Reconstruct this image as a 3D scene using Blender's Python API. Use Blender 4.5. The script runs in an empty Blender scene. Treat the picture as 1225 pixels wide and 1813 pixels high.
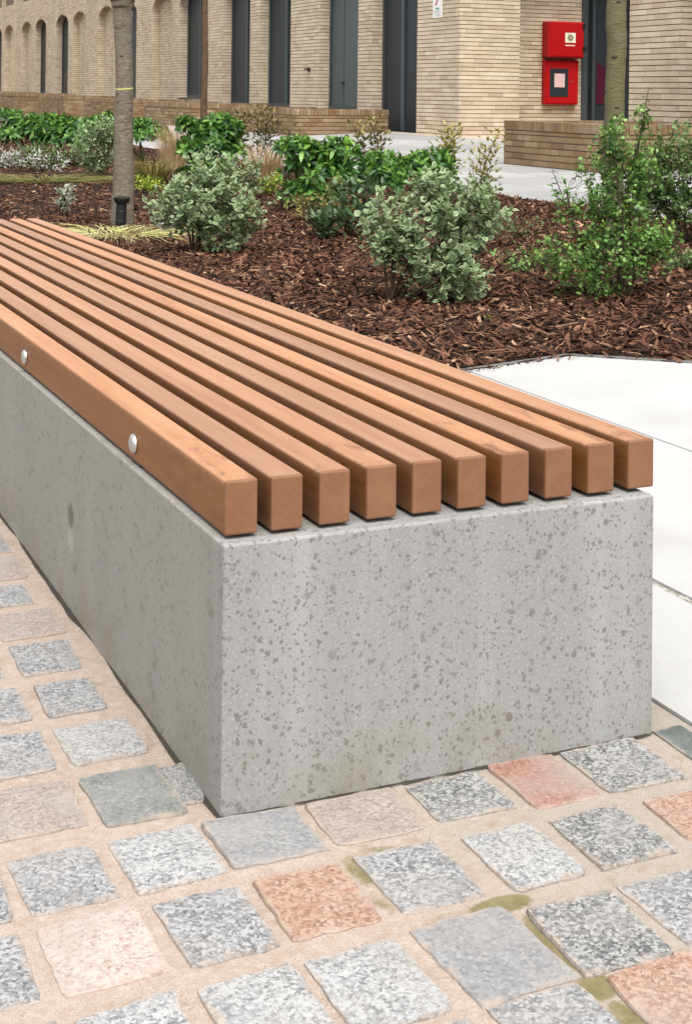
import bpy, bmesh, math, random
import numpy as np
from mathutils import Matrix, Vector

rng = np.random.default_rng(7)
random.seed(7)
sc = bpy.context.scene
COL = sc.collection

# ------------------------------------------------------------------ camera, world, sun, exposure
# World axes follow the bench: X across it, Y along it, Z up; origin at its near left foot.
TH = 0.41387          # camera yaw relative to the bench
RHO = 0.012           # slight roll of the hand-held camera
CAM = Vector((-0.668, -1.918, 1.0))
RIGHT = Vector((math.cos(TH), -math.sin(TH), 0)); FWD = Vector((math.sin(TH), math.cos(TH), 0)); UPV = Vector((0, 0, 1))
cd = bpy.data.cameras.new('camera'); co = bpy.data.objects.new('camera', cd); COL.objects.link(co)
rr = RIGHT*math.cos(RHO) + UPV*math.sin(RHO); uu = UPV*math.cos(RHO) - RIGHT*math.sin(RHO)
M = Matrix.Identity(4)
for i in range(3):
    M[i][0] = rr[i]; M[i][1] = uu[i]; M[i][2] = -FWD[i]; M[i][3] = CAM[i]
co.matrix_world = M
cd.sensor_fit = 'HORIZONTAL'; cd.sensor_width = 36; cd.lens = 36*2610/1225
cd.shift_x = 0; cd.shift_y = -(906.5-165)/1225
cd.clip_start = 0.05; cd.clip_end = 2000
sc.camera = co

SUN_DIR = Vector((-0.10, -0.44, 0.89)).normalized()
w = bpy.data.worlds.new("World"); sc.world = w; w.use_nodes = True
nt = w.node_tree; bg = nt.nodes['Background']
sky = nt.nodes.new('ShaderNodeTexSky'); sky.sky_type = 'NISHITA'; sky.sun_disc = False
sky.sun_elevation = math.asin(SUN_DIR.z); sky.sun_rotation = math.atan2(SUN_DIR.x, SUN_DIR.y)
sky.dust_density = 4.0; sky.air_density = 1.0; sky.ozone_density = 1.0
hs = nt.nodes.new('ShaderNodeHueSaturation'); hs.inputs['Saturation'].default_value = 0.12
nt.links.new(sky.outputs[0], hs.inputs['Color']); nt.links.new(hs.outputs[0], bg.inputs['Color'])
bg.inputs['Strength'].default_value = 0.15
sl = bpy.data.lights.new('sun', 'SUN'); so = bpy.data.objects.new('sun', sl); COL.objects.link(so)
sl.energy = 1.05; sl.angle = math.radians(40); sl.color = (1.0, 0.965, 0.91)
so.rotation_euler = SUN_DIR.to_track_quat('Z', 'Y').to_euler(); so.location = (0, 0, 30)
sc.view_settings.view_transform = 'Standard'; sc.view_settings.look = 'None'
sc.view_settings.exposure = 1.22; sc.view_settings.gamma = 1.0; sc.view_settings.use_curve_mapping = False
sc.cycles.max_bounces = 6; sc.cycles.diffuse_bounces = 4; sc.cycles.glossy_bounces = 3; sc.cycles.transparent_max_bounces = 4

# ------------------------------------------------------------------ node helpers
class NT:
    def __init__(s, name, rough=0.8, spec=0.3):
        s.m = bpy.data.materials.new(name); s.m.use_nodes = True; s.t = s.m.node_tree
        s.b = s.t.nodes['Principled BSDF']; s.b.inputs['Roughness'].default_value = rough
        s.b.inputs['Specular IOR Level'].default_value = spec
    def put(s, sock, v):
        if isinstance(v, bpy.types.NodeSocket): s.t.links.new(v, sock)
        elif isinstance(v, (tuple, list)) and len(v) == 3 and sock.type == 'RGBA': sock.default_value = (*v, 1)
        else: sock.default_value = v
    def n(s, typ, ins=None, **props):
        nd = s.t.nodes.new('ShaderNode'+typ)
        for k, v in props.items(): setattr(nd, k, v)
        for k, v in (ins or {}).items(): s.put(nd.inputs[k], v)
        return nd
    def coord(s, which='Object'): return s.n('TexCoord').outputs[which]
    def pos(s): return s.n('NewGeometry').outputs['Position']
    def map(s, v, scale=(1, 1, 1), loc=(0, 0, 0), rot=(0, 0, 0)):
        return s.n('Mapping', {'Vector': v, 'Scale': scale, 'Location': loc, 'Rotation': rot}).outputs[0]
    def noise(s, v, scale, detail=4, rough=0.55, dist=0, out='Fac'):
        return s.n('TexNoise', {'Vector': v, 'Scale': scale, 'Detail': detail, 'Roughness': rough, 'Distortion': dist}).outputs[out]
    def vor(s, v, scale, out='Distance', feature='F1', rand=1.0):
        return s.n('TexVoronoi', {'Vector': v, 'Scale': scale, 'Randomness': rand}, feature=feature).outputs[out]
    def math(s, op, a, b=0.0, c=0.0, clamp=False):
        nd = s.n('Math', operation=op, use_clamp=clamp); s.put(nd.inputs[0], a); s.put(nd.inputs[1], b); s.put(nd.inputs[2], c); return nd.outputs[0]
    def ramp(s, f, stops, interp='LINEAR'):
        nd = s.n('ValToRGB', {'Fac': f}); cr = nd.color_ramp; cr.interpolation = interp
        while len(cr.elements) < len(stops): cr.elements.new(0.5)
        for e, (p, c) in zip(cr.elements, stops):
            e.position = p; e.color = (c, c, c, 1) if isinstance(c, (int, float)) else (*c, 1)
        return nd.outputs[0]
    def mix(s, f, a, b, blend='MIX'):
        nd = s.n('Mix', data_type='RGBA', blend_type=blend, clamp_factor=True)
        s.put(nd.inputs[0], f); s.put(nd.inputs[6], a); s.put(nd.inputs[7], b); return nd.outputs[2]
    def rnd(s):
        # one number per loose piece and per object
        a = s.n('NewGeometry').outputs['Random Per Island']; b = s.n('ObjectInfo').outputs['Random']
        return s.math('FRACT', s.math('ADD', a, b))
    def sep(s, v): return s.n('SeparateXYZ', {0: v}).outputs
    def bump(s, h, strength=0.3, dist=0.01):
        nd = s.n('Bump', {'Height': h, 'Strength': strength, 'Distance': dist}); s.t.links.new(nd.outputs[0], s.b.inputs['Normal'])
    def base(s, c): s.put(s.b.inputs['Base Color'], c)
    def rough(s, r): s.put(s.b.inputs['Roughness'], r)

def m_plain(name, col, rough=0.6, metal=0.0, var=0.12, scale=20):
    q = NT(name, rough); v = q.coord()
    q.base(q.mix(q.noise(v, scale), tuple(c*(1-var) for c in col), tuple(c*(1+var) for c in col)))
    q.b.inputs['Metallic'].default_value = metal
    return q.m

def m_concrete():
    q = NT('polished_aggregate_concrete', 0.62, 0.3); v = q.coord(); x, y, z = q.sep(v)
    front = q.ramp(y, [(0.03, 1.0), (0.045, 0.0)])                      # the ground end face shows the aggregate
    big = q.noise(v, 5, 3); streak = q.noise(q.map(v, (14, 14, 0.8)), 1.0, 4, 0.6)
    c = q.mix(big, (0.208, 0.206, 0.20), (0.256, 0.253, 0.247))
    c = q.mix(q.ramp(streak, [(0.47, 0.0), (0.70, 0.5)]), c, (0.325, 0.322, 0.312))
    c = q.mix(q.ramp(q.noise(v, 210, 2), [(0.52, 0), (0.66, 0.55)]), c, (0.33, 0.325, 0.315))
    c = q.mix(q.ramp(q.noise(v, 330, 2), [(0.56, 0), (0.68, 0.6)]), c, (0.165, 0.16, 0.152))
    side = q.mix(q.noise(v, 3.2, 5, 0.6), (0.205, 0.197, 0.182), (0.262, 0.253, 0.236))
    side = q.mix(q.ramp(q.noise(q.map(v, (1, 14, 26), rot=(0.5, 0, 0)), 1.3, 5, .65), [(0.57, 0), (0.66, 0.6)]), side, (0.135, 0.125, 0.11))
    side = q.mix(q.ramp(q.noise(q.map(v, (1, 5, 1.3)), 1.3, 4, .6), [(0.50, 0), (0.70, 0.45)]), side, (0.285, 0.268, 0.235))
    c = q.mix(front, side, c)
    vd = q.n('VectorMath', {0: v, 1: q.n('VectorMath', {0: q.noise(v, 85, 4, out='Color'), 3: 0.016}, operation='SCALE').outputs[0]}, operation='ADD').outputs[0]
    def spots(scale, thr, dens):
        d = q.vor(vd, scale); k = q.sep(q.vor(vd, scale, 'Color'))[0]
        lim = q.math('MULTIPLY', q.math('SUBTRACT', k, 1-dens), thr/dens)
        return q.math('MULTIPLY', q.math('SUBTRACT', lim, d), 7, clamp=True)
    clus = q.ramp(q.noise(v, 5.5, 3), [(0.34, 0.35), (0.56, 1.0)]); clus2 = q.ramp(q.noise(v, 3.6, 2), [(0.44, 0.0), (0.60, 1.0)])
    s1 = q.math('MULTIPLY', spots(92, 0.52, 0.55), clus); s2 = q.math('MULTIPLY', spots(165, 0.56, 0.66), 1.0); s3 = q.math('MULTIPLY', spots(52, 0.44, 0.26), clus2)
    s = q.math('MAXIMUM', q.math('MAXIMUM', s1, s2), s3)
    sf = q.math('MULTIPLY', s, q.math('ADD', q.math('MULTIPLY', front, 0.28), 0.46))
    c = q.mix(sf, c, q.mix(q.noise(v, 30), (0.088, 0.080, 0.070), (0.135, 0.120, 0.104)))
    # damp, faintly green foot of the block
    foot = q.math('MULTIPLY', q.ramp(z, [(0.0, 1.0), (0.12, 0.0)]), q.ramp(q.noise(v, 8, 3), [(0.46, 0), (0.66, 0.55)]))
    c = q.mix(foot, c, (0.165, 0.15, 0.095))
    # weathered patch round an old lifting anchor on the long side
    dy = q.math('DIVIDE', q.math('SUBTRACT', y, 0.90), 0.036); dz = q.math('DIVIDE', q.math('SUBTRACT', z, 0.185), 0.034)
    rr = q.math('SQRT', q.math('ADD', q.math('MULTIPLY', dy, dy), q.math('MULTIPLY', dz, dz))); rr = q.math('ADD', rr, q.math('MULTIPLY', q.math('SUBTRACT', q.noise(v, 60, 3), 0.5), 0.9))
    onside = q.ramp(x, [(0.01, 1.0), (0.02, 0.0)])
    c = q.mix(q.math('MULTIPLY', onside, q.ramp(rr, [(0.45, 0.75), (0.8, 0.0)])), c, (0.085, 0.072, 0.055))
    dz2 = q.math('DIVIDE', q.math('SUBTRACT', z, 0.135), 0.030); r2 = q.math('SQRT', q.math('ADD', q.math('MULTIPLY', dy, dy), q.math('MULTIPLY', dz2, dz2)))
    c = q.mix(q.math('MULTIPLY', onside, q.ramp(r2, [(0.35, 0.6), (0.95, 0.0)])), c, (0.34, 0.325, 0.29))
    q.base(c)
    pits = q.math('MULTIPLY', q.math('MAXIMUM', s1, s3), -0.6)
    q.bump(q.math('ADD', pits, q.math('MULTIPLY', q.noise(v, 160, 3), 0.5)), 0.25, 0.002)
    return q.m

def m_wood():
    q = NT('oiled_hardwood', 0.52, 0.35); v = q.coord(); r = q.n('ObjectInfo').outputs['Random']
    off = q.n('CombineXYZ', {0: q.math('MULTIPLY', r, 37.0), 1: q.math('MULTIPLY', r, 11.0), 2: q.math('MULTIPLY', r, 23.0)}).outputs[0]
    vv = q.n('VectorMath', {0: v, 1: off}, operation='ADD').outputs[0]
    x, y, z = q.sep(v)
    g1 = q.noise(q.map(vv, (38, 1.1, 38)), 1.0, 4, 0.55, 0.6); g2 = q.noise(q.map(vv, (300, 9, 300)), 1.0, 3, 0.6)
    c = q.ramp(g1, [(0.25, (0.226, 0.096, 0.044)), (0.5, (0.292, 0.141, 0.071)), (0.75, (0.350, 0.186, 0.101))])
    c = q.mix(q.math('MULTIPLY', q.ramp(g2, [(0.46, 0), (0.72, 0.45)]), 1.0), c, (0.22, 0.085, 0.036))
    c = q.mix(q.ramp(q.noise(q.map(vv, (9, 0.9, 9)), 1, 3), [(0.3, 0.0), (0.7, 0.30)]), c, (0.42, 0.24, 0.135))
    hsv = q.n('HueSaturation', {'Color': c, 'Value': q.math('ADD', 0.82, q.math('MULTIPLY', r, 0.32)), 'Saturation': q.math('ADD', 0.92, q.math('MULTIPLY', r, 0.12))})
    c = hsv.outputs[0]
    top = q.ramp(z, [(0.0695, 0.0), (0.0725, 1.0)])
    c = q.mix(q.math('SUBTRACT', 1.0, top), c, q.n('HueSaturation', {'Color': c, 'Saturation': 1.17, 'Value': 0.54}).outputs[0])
    # darker weathered patches
    st = q.ramp(q.noise(q.map(vv, (16, 3.2, 16)), 1.0, 4, 0.6, 0.6), [(0.66, 0.0), (0.78, 0.55)])
    c = q.mix(st, c, (0.17, 0.075, 0.038))
    nearend = q.math('MULTIPLY', q.ramp(y, [(0.10, 1.0), (0.42, 0.0)]), q.ramp(q.noise(q.map(vv, (30, 9, 30)), 1.0, 4, .65, .8), [(0.50, 0.0), (0.66, 0.75)]))
    c = q.mix(q.math('MULTIPLY', nearend, q.ramp(r, [(0.35, 0.15), (0.75, 1.0)])), c, (0.115, 0.046, 0.022))
    # end grain
    end = q.ramp(y, [(0.004, 1.0), (0.008, 0.0)])
    rg = q.noise(q.map(vv, (60, 60, 60), rot=(0, 0.9, 0)), 1.0, 3); rings = q.n('TexWave', {'Vector': q.map(vv, rot=(0, 0.8, 0)), 'Scale': 26, 'Distortion': 5.0, 'Detail': 3, 'Detail Scale': 1.4}).outputs['Fac']
    ec = q.mix(q.math('MULTIPLY', rings, 0.35), (0.170, 0.076, 0.037), (0.195, 0.090, 0.045)); ec = q.mix(q.ramp(rg, [(0.45, 0), (0.7, 0.5)]), ec, (0.155, 0.066, 0.031)); ec = q.mix(q.ramp(q.noise(vv, 22, 3), [(0.45, 0), (0.7, 0.4)]), ec, (0.235, 0.118, 0.062))
    q.base(q.mix(end, c, ec))
    q.bump(q.math('ADD', g1, q.math('MULTIPLY', g2, 0.5)), 0.16, 0.002)
    return q.m

def m_granite(name, dark, mid, light, a=0.34, b=0.70, dirt=(0.33, 0.262, 0.212), unit=(0.11, 0.128, 1.0)):
    q = NT(name, 0.72, 0.3); v = q.map(q.coord(), unit); r = q.n('ObjectInfo').outputs['Random']
    vv = q.n('VectorMath', {0: v, 1: q.n('CombineXYZ', {0: q.math('MULTIPLY', r, 50), 1: q.math('MULTIPLY', r, 31), 2: 0.0}).outputs[0]}, operation='ADD').outputs[0]
    vd = q.n('VectorMath', {0: vv, 1: q.n('VectorMath', {0: q.noise(vv, 220, 3, out='Color'), 3: 0.005}, operation='SCALE').outputs[0]}, operation='ADD').outputs[0]
    k = q.sep(q.vor(vd, 250, 'Color'))[0]; k2 = q.sep(q.vor(vd, 470, 'Color'))[1]
    kk = q.math('ADD', q.math('MULTIPLY', k, 0.70), q.math('MULTIPLY', k2, 0.30))
    kk = q.math('ADD', kk, q.math('MULTIPLY', q.math('SUBTRACT', q.noise(vv, 22, 3), 0.5), 0.45))
    c = q.ramp(kk, [(0.0, dark), (a-0.12, dark), (a+0.06, mid), (b-0.06, mid), (b+0.10, light)])
    big = q.noise(vv, 14, 3); c = q.mix(q.ramp(big, [(0.45, 0), (0.75, 0.35)]), c, mid)
    gx, gy, gz = q.sep(q.coord('Generated'))
    ex = q.math('ABSOLUTE', q.math('SUBTRACT', gx, 0.5)); ey = q.math('ABSOLUTE', q.math('SUBTRACT', gy, 0.5))
    e = q.math('MAXIMUM', ex, ey); e = q.math('ADD', e, q.math('MULTIPLY', q.math('SUBTRACT', q.noise(vv, 38, 5, .65), 0.5), 0.34))
    c = q.mix(q.ramp(e, [(0.425, 0.0), (0.53, 0.85)]), c, dirt)
    film = q.ramp(q.noise(vv, 9, 3), [(0.46, 0), (0.74, 0.55)]); c = q.mix(film, c, (0.275, 0.258, 0.238))
    q.base(c); q.bump(q.math('ADD', kk, q.noise(vv, 120, 3)), 0.22, 0.0018)
    return q.m

def m_mortar():
    q = NT('sandy_jointing_mortar', 0.9, 0.2); v = q.pos(); x, y, z = q.sep(v)
    a = q.noise(v, 6, 4); b = q.noise(v, 60, 4, 0.65); f = q.noise(v, 420, 2)
    c = q.mix(a, (0.30, 0.228, 0.182), (0.365, 0.298, 0.250))
    c = q.mix(q.ramp(b, [(0.42, 0), (0.72, 0.7)]), c, (0.41, 0.365, 0.325))
    right = q.ramp(q.math('ADD', q.math('MULTIPLY', x, 1.6), q.math('MULTIPLY', a, 0.5)), [(0.40, 0.0), (0.95, 0.85)])
    c = q.mix(right, c, q.mix(b, (0.265, 0.235, 0.20), (0.325, 0.292, 0.252)))
    c = q.mix(q.ramp(q.noise(v, 25, 3), [(0.56, 0), (0.72, 0.55)]), c, (0.245, 0.178, 0.127))
    c = q.mix(q.ramp(f, [(0.44, 0.0), (0.68, 0.55)]), c, (0.185, 0.142, 0.108))
    crk = q.vor(q.n('VectorMath', {0: v, 1: q.n('VectorMath', {0: q.noise(v, 14, 4, out='Color'), 3: 0.06}, operation='SCALE').outputs[0]}, operation='ADD').outputs[0], 9, feature='DISTANCE_TO_EDGE')
    c = q.mix(q.math('MULTIPLY', q.ramp(crk, [(0.004, 0.38), (0.014, 0.0)]), q.ramp(a, [(0.48, 0.0), (0.58, 1.0)])), c, (0.15, 0.11, 0.075))
    # moss that has taken hold in a few joints
    tot = 0.0
    for (px, py, rx, ry, k) in MOSS:
        dx = q.math('DIVIDE', q.math('SUBTRACT', x, px), rx); dy = q.math('DIVIDE', q.math('SUBTRACT', y, py), ry)
        d = q.math('ADD', q.math('MULTIPLY', dx, dx), q.math('MULTIPLY', dy, dy))
        tot = q.math('MAXIMUM', tot, q.math('MULTIPLY', q.math('SUBTRACT', 1.25, d, clamp=True), k))
    moss = q.ramp(q.math('ADD', tot, q.math('MULTIPLY', q.math('SUBTRACT', q.noise(v, 38, 6, .75), 0.5), 1.5)), [(0.36, 0.0), (0.75, 0.9)])
    c = q.mix(moss, c, q.mix(q.noise(v, 60, 3), (0.075, 0.065, 0.022), (0.215, 0.185, 0.085)))
    q.base(c); q.bump(q.math('ADD', b, q.math('MULTIPLY', f, 0.6)), 0.5, 0.004)
    return q.m
MOSS = [(0.255, -0.335, 0.045, 0.022, 1.0), (0.225, -0.34, 0.03, 0.02, 0.8), (0.263, -0.43, 0.020, 0.075, 1.0), (0.20, -0.525, 0.06, 0.02, 1.0),
        (0.262, -0.525, 0.03, 0.03, 1.0), (0.265, -0.59, 0.02, 0.05, 0.8), (0.122, -0.19, 0.020, 0.05, 0.75), (0.118, -0.26, 0.018, 0.07, 0.45), (0.112, -0.09, 0.016, 0.05, 0.4), (0.16, -0.155, 0.05, 0.014, 0.5),
        (0.19, -0.335, 0.09, 0.018, 0.35), (0.10, -0.545, 0.08, 0.018, 0.25)]

def m_white_slab():
    q = NT('pale_concrete_paving', 0.8, 0.25); v = q.pos()
    c = q.mix(q.noise(v, 3, 4), (0.325, 0.322, 0.312), (0.40, 0.397, 0.387))
    fl = q.ramp(q.noise(q.map(v, (60, 24, 60)), 1, 4, .7), [(0.66, 0), (0.75, 0.5)]); c = q.mix(fl, c, (0.20, 0.193, 0.178))
    c = q.mix(q.ramp(q.noise(v, 1.7, 3), [(0.55, 0), (0.75, 0.4)]), c, (0.285, 0.275, 0.25))
    q.base(c); q.bump(q.noise(v, 130, 3), 0.2, 0.003); return q.m

def m_rear_slab():
    q = NT('grey_paving_slab', 0.75, 0.3); v = q.pos(); r = q.rnd()
    c = q.mix(r, (0.245, 0.243, 0.237), (0.32, 0.317, 0.31))
    c = q.mix(q.ramp(q.noise(q.map(v, (1.2, 4, 4)), 1, 4), [(0.5, 0), (0.75, 0.5)]), c, (0.22, 0.214, 0.205))
    q.base(c); return q.m

def m_brick(name, cols, mottle=0.5):
    q = NT(name, 0.9, 0.15); v = q.pos(); r = q.rnd()
    n = len(cols); c = q.ramp(r, [(i/(n-1), k) for i, k in enumerate(cols)])
    a = q.noise(v, 9, 4, .6); b = q.noise(v, 60, 3)
    c = q.mix(q.ramp(a, [(0.40, 0), (0.72, mottle)]), c, tuple(k*0.66 for k in cols[len(cols)//2]))
    c = q.mix(q.ramp(b, [(0.52, 0), (0.7, 0.35)]), c, tuple(min(1, k*1.35) for k in cols[1]))
    st = q.ramp(q.noise(q.map(v, (0.9, 0.9, 0.35)), 1, 4, .6), [(0.42, 0.0), (0.68, 0.5)]); c = q.mix(st, c, q.mix(0.5, c, tuple(k*0.45 for k in cols[0])))
    q.base(c); q.bump(q.math('ADD', b, q.noise(v, 220, 2)), 0.15, 0.003); return q.m

def m_mulch_soil():
    q = NT('mulch_soil', 0.95, 0.15); v = q.pos()
    c = q.ramp(q.noise(q.map(v, (30, 30, 30)), 1, 5, .7), [(0.3, (0.008, 0.005, 0.0035)), (0.55, (0.025, 0.013, 0.009)), (0.8, (0.06, 0.03, 0.018))])
    q.base(c); q.bump(q.noise(v, 45, 5, .7), 0.9, 0.02); return q.m

def m_chips():
    q = NT('bark_chips', 0.78, 0.22); v = q.pos(); r = q.rnd()
    c = q.ramp(r, [(0.0, (0.012, 0.0048, 0.0032)), (0.30, (0.045, 0.0165, 0.0098)), (0.60, (0.090, 0.036, 0.020)), (0.83, (0.155, 0.070, 0.038)), (0.945, (0.25, 0.135, 0.075)), (0.993, (0.42, 0.27, 0.165))])
    c = q.mix(q.ramp(q.noise(v, 160, 3), [(0.45, 0), (0.75, 0.6)]), c, (0.020, 0.010, 0.007))
    q.base(c); q.bump(q.noise(v, 300, 2), 0.4, 0.002); return q.m

def m_leaf(name, cols, edge=None, edge_w=(0.45, 0.85), rough=0.42, trans=0.22, spec=0.4, young=None):
    q = NT(name, rough, spec); r = q.rnd(); n = len(cols)
    c = q.ramp(r, [(i/(n-1), k) for i, k in enumerate(cols)])
    if edge:
        e = q.n('Attribute', attribute_name='edge').outputs['Fac']
        e = q.math('ADD', e, q.math('MULTIPLY', q.math('SUBTRACT', q.noise(q.pos(), 160, 2), 0.5), 0.6))
        c = q.mix(q.ramp(e, [(edge_w[0], 0.0), (edge_w[1], 1.0)]), c, edge)
    if young:   # fresh growth on some shoots
        sh = q.n('Attribute', attribute_name='shoot').outputs['Fac']
        c = q.mix(q.ramp(sh, [(0.55, 0.0), (0.95, 0.9)]), c, young)
    q.base(c)
    tr = q.n('BsdfTranslucent', {'Color': q.mix(0.35, c, (0.12, 0.16, 0.02))})
    mx = q.n('MixShader', {0: trans}); out = q.t.nodes['Material Output']
    q.t.links.new(q.b.outputs[0], mx.inputs[1]); q.t.links.new(tr.outputs[0], mx.inputs[2]); q.t.links.new(mx.outputs[0], out.inputs['Surface'])
    return q.m

def m_bark(name, cols, moss=None):
    q = NT(name, 0.88, 0.2); v = q.coord()
    band = q.noise(q.map(v, (14, 14, 52)), 1, 5, .7, 1.2); pat = q.noise(v, 11, 5, .65); fine = q.noise(v, 120, 3)
    c = q.ramp(band, [(0.30, cols[0]), (0.52, cols[1]), (0.72, cols[2])])
    c = q.mix(q.ramp(pat, [(0.42, 0), (0.62, 0.7)]), c, cols[3]); c = q.mix(q.ramp(fine, [(0.6, 0), (0.75, 0.5)]), c, cols[2])
    c = q.mix(q.ramp(q.noise(q.map(v, (16, 16, 60), loc=(3, 1, 7)), 1, 2), [(0.69, 0), (0.74, 0.8)]), c, cols[0])
    if moss: c = q.mix(q.ramp(q.noise(v, 5, 4), [(0.40, 0), (0.66, 0.8)]), c, moss)
    q.base(c); q.bump(q.math('ADD', band, q.math('MULTIPLY', fine, 0.5)), 0.7, 0.012); return q.m

MT = dict(
    concrete=m_concrete(), wood=m_wood(), steel=m_plain('brushed_steel', (0.62, 0.61, 0.59), 0.34, 1.0, 0.06),
    darksteel=m_plain('dark_steel', (0.03, 0.03, 0.032), 0.5), dirt_shade=m_plain('dark_dirt_shade', (0.035, 0.029, 0.022), 0.95, 0, .4, 40), gap=m_plain('dusty_steel_edging', (0.20, 0.195, 0.185), 0.6),
    mortar=m_mortar(), white=m_white_slab(), rear=m_rear_slab(), grit=None,
    brick=m_brick('buff_brick', [(0.44, 0.348, 0.245), (0.575, 0.478, 0.352), (0.51, 0.412, 0.295), (0.62, 0.525, 0.40), (0.41, 0.318, 0.220), (0.56, 0.465, 0.345)], 0.45),
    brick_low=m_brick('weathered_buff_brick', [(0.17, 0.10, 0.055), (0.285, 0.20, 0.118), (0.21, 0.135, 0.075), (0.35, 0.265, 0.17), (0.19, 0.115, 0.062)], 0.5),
    joint=m_plain('raked_mortar_joint', (0.145, 0.110, 0.073), 0.95, 0, 0.25, 30),
    soil=m_mulch_soil(), chips=m_chips(),
    frame=m_plain('anthracite_window_frame', (0.045, 0.055, 0.058), 0.4), panel=m_plain('grey_metal_panel', (0.062, 0.082, 0.082), 0.45, 0, 0.06, 4),
    earth=m_plain('bare_earth', (0.22, 0.19, 0.15), 0.95), band=m_plain('pinkish_sett_band', (0.42, 0.33, 0.27), 0.9, 0, 0.25, 14),
    red=m_plain('red_paint', (0.36, 0.002, 0.004), 0.5, 0, 0.05), black=m_plain('black_plastic', (0.012, 0.013, 0.014), 0.42), white_print=m_plain('white_print', (0.72, 0.70, 0.66), 0.5, 0, 0.03),
    cream_print=m_plain('cream_print', (0.72, 0.68, 0.52), 0.5, 0, 0.03), green_print=m_plain('grey_green_print', (0.16, 0.22, 0.12), 0.5), pink_print=m_plain('pink_paper', (0.60, 0.42, 0.40), 0.5, 0, 0.1, 60), redprint=m_plain('red_print', (0.35, 0.03, 0.05), 0.5),
    greyprint=m_plain('grey_print', (0.36, 0.36, 0.38), 0.5), maroon=m_plain('maroon_shape', (0.060, 0.010, 0.022), 0.25), tie=m_plain('lime_tree_tie', (0.44, 0.48, 0.13), 0.6),
    stem=m_plain('brown_twig', (0.050, 0.032, 0.021), 0.9, 0, 0.3), greenstem=m_plain('green_twig', (0.13, 0.14, 0.05), 0.8, 0, 0.3),
)
def m_pane():
    q = NT('dark_window_glass', 0.12, 0.5); v = q.pos()
    q.base(q.mix(q.noise(q.map(v, (1, 1, 0.4)), 1.2, 2), (0.020, 0.024, 0.028), (0.030, 0.036, 0.041)))
    q.rough(0.38); q.b.inputs['Specular IOR Level'].default_value = 0.16
    return q.m
MT['pane'] = m_pane()
G = dict(
    grey=m_granite('grey_granite', (0.092, 0.092, 0.094), (0.195, 0.195, 0.196), (0.315, 0.314, 0.31), 0.33, 0.62),
    light=m_granite('pale_grey_granite', (0.13, 0.13, 0.131), (0.25, 0.25, 0.247), (0.35, 0.349, 0.343), 0.30, 0.58),
    dark=m_granite('speckled_granite', (0.068, 0.069, 0.07), (0.17, 0.17, 0.166), (0.30, 0.297, 0.284), 0.36, 0.62),
    smooth=m_granite('worn_grey_granite', (0.14, 0.14, 0.142), (0.20, 0.199, 0.198), (0.26, 0.257, 0.252), 0.32, 0.72),
    green=m_granite('green_grey_granite', (0.11, 0.117, 0.112), (0.16, 0.168, 0.161), (0.23, 0.235, 0.225), 0.35, 0.76),
    slate=m_granite('dark_green_stone', (0.060, 0.072, 0.066), (0.088, 0.102, 0.094), (0.138, 0.148, 0.137), 0.35, 0.85),
    rose=m_granite('pale_pink_granite', (0.22, 0.16, 0.135), (0.345, 0.28, 0.242), (0.395, 0.34, 0.30), 0.24, 0.55),
    dusk=m_granite('dusty_pink_granite', (0.17, 0.138, 0.125), (0.25, 0.206, 0.184), (0.31, 0.27, 0.246), 0.32, 0.68),
    orange=m_granite('orange_pink_granite', (0.17, 0.095, 0.068), (0.275, 0.167, 0.119), (0.345, 0.247, 0.193), 0.32, 0.62),
    red=m_granite('red_granite', (0.175, 0.092, 0.071), (0.25, 0.135, 0.103), (0.31, 0.205, 0.167), 0.34, 0.72),
)

# ------------------------------------------------------------------ object helpers
def link(o): COL.objects.link(o); return o
def thing(name, label, cat, loc=(0, 0, 0), group=None, rot=(0, 0, 0)):
    o = link(bpy.data.objects.new(name, None)); o.location = loc; o.rotation_euler = rot; o.empty_display_size = 0.2
    o['label'] = label; o['category'] = cat
    if group: o['group'] = group
    return o
def tag(o, label, cat, group=None):
    o['label'] = label; o['category'] = cat
    if group: o['group'] = group
    return o
def mesh(name, v, f, m=None, smooth=False):
    me = bpy.data.meshes.new(name)
    v = np.asarray(v, dtype=np.float32); 
    if isinstance(f, np.ndarray):
        k = f.shape[1]; n = len(f)
        me.vertices.add(len(v)); me.vertices.foreach_set('co', v.ravel())
        me.loops.add(n*k); me.loops.foreach_set('vertex_index', f.ravel().astype(np.int32))
        me.polygons.add(n); me.polygons.foreach_set('loop_start', np.arange(0, n*k, k, dtype=np.int32)); me.polygons.foreach_set('loop_total', np.full(n, k, dtype=np.int32))
        me.update(calc_edges=True)
    else:
        me.from_pydata(v.tolist(), [], f); me.update()
    me.polygons.foreach_set('use_smooth', np.full(len(me.polygons), bool(smooth)))
    if m: me.materials.append(m)
    return me
def fattr(me, name, vals):
    a = me.attributes.new(name, 'FLOAT', 'POINT'); a.data.foreach_set('value', np.asarray(vals, dtype=np.float32))
def obj(name, me, parent=None, kind=None, loc=None, world=False):
    o = link(bpy.data.objects.new(name, me))
    if parent is not None:
        o.parent = parent
        if world: o.matrix_parent_inverse = Matrix.Translation(-Vector(root_loc(parent)))
    if loc is not None: o.location = loc
    if kind: o['kind'] = kind
    return o
def root_loc(p):
    l = Vector((0, 0, 0))
    while p is not None:
        l = l + Vector(p.location) + p.matrix_parent_inverse.to_translation(); p = p.parent
    return l
QB = np.array([[0, 3, 2, 1], [4, 5, 6, 7], [0, 1, 5, 4], [1, 2, 6, 5], [2, 3, 7, 6], [3, 0, 4, 7]])
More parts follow.
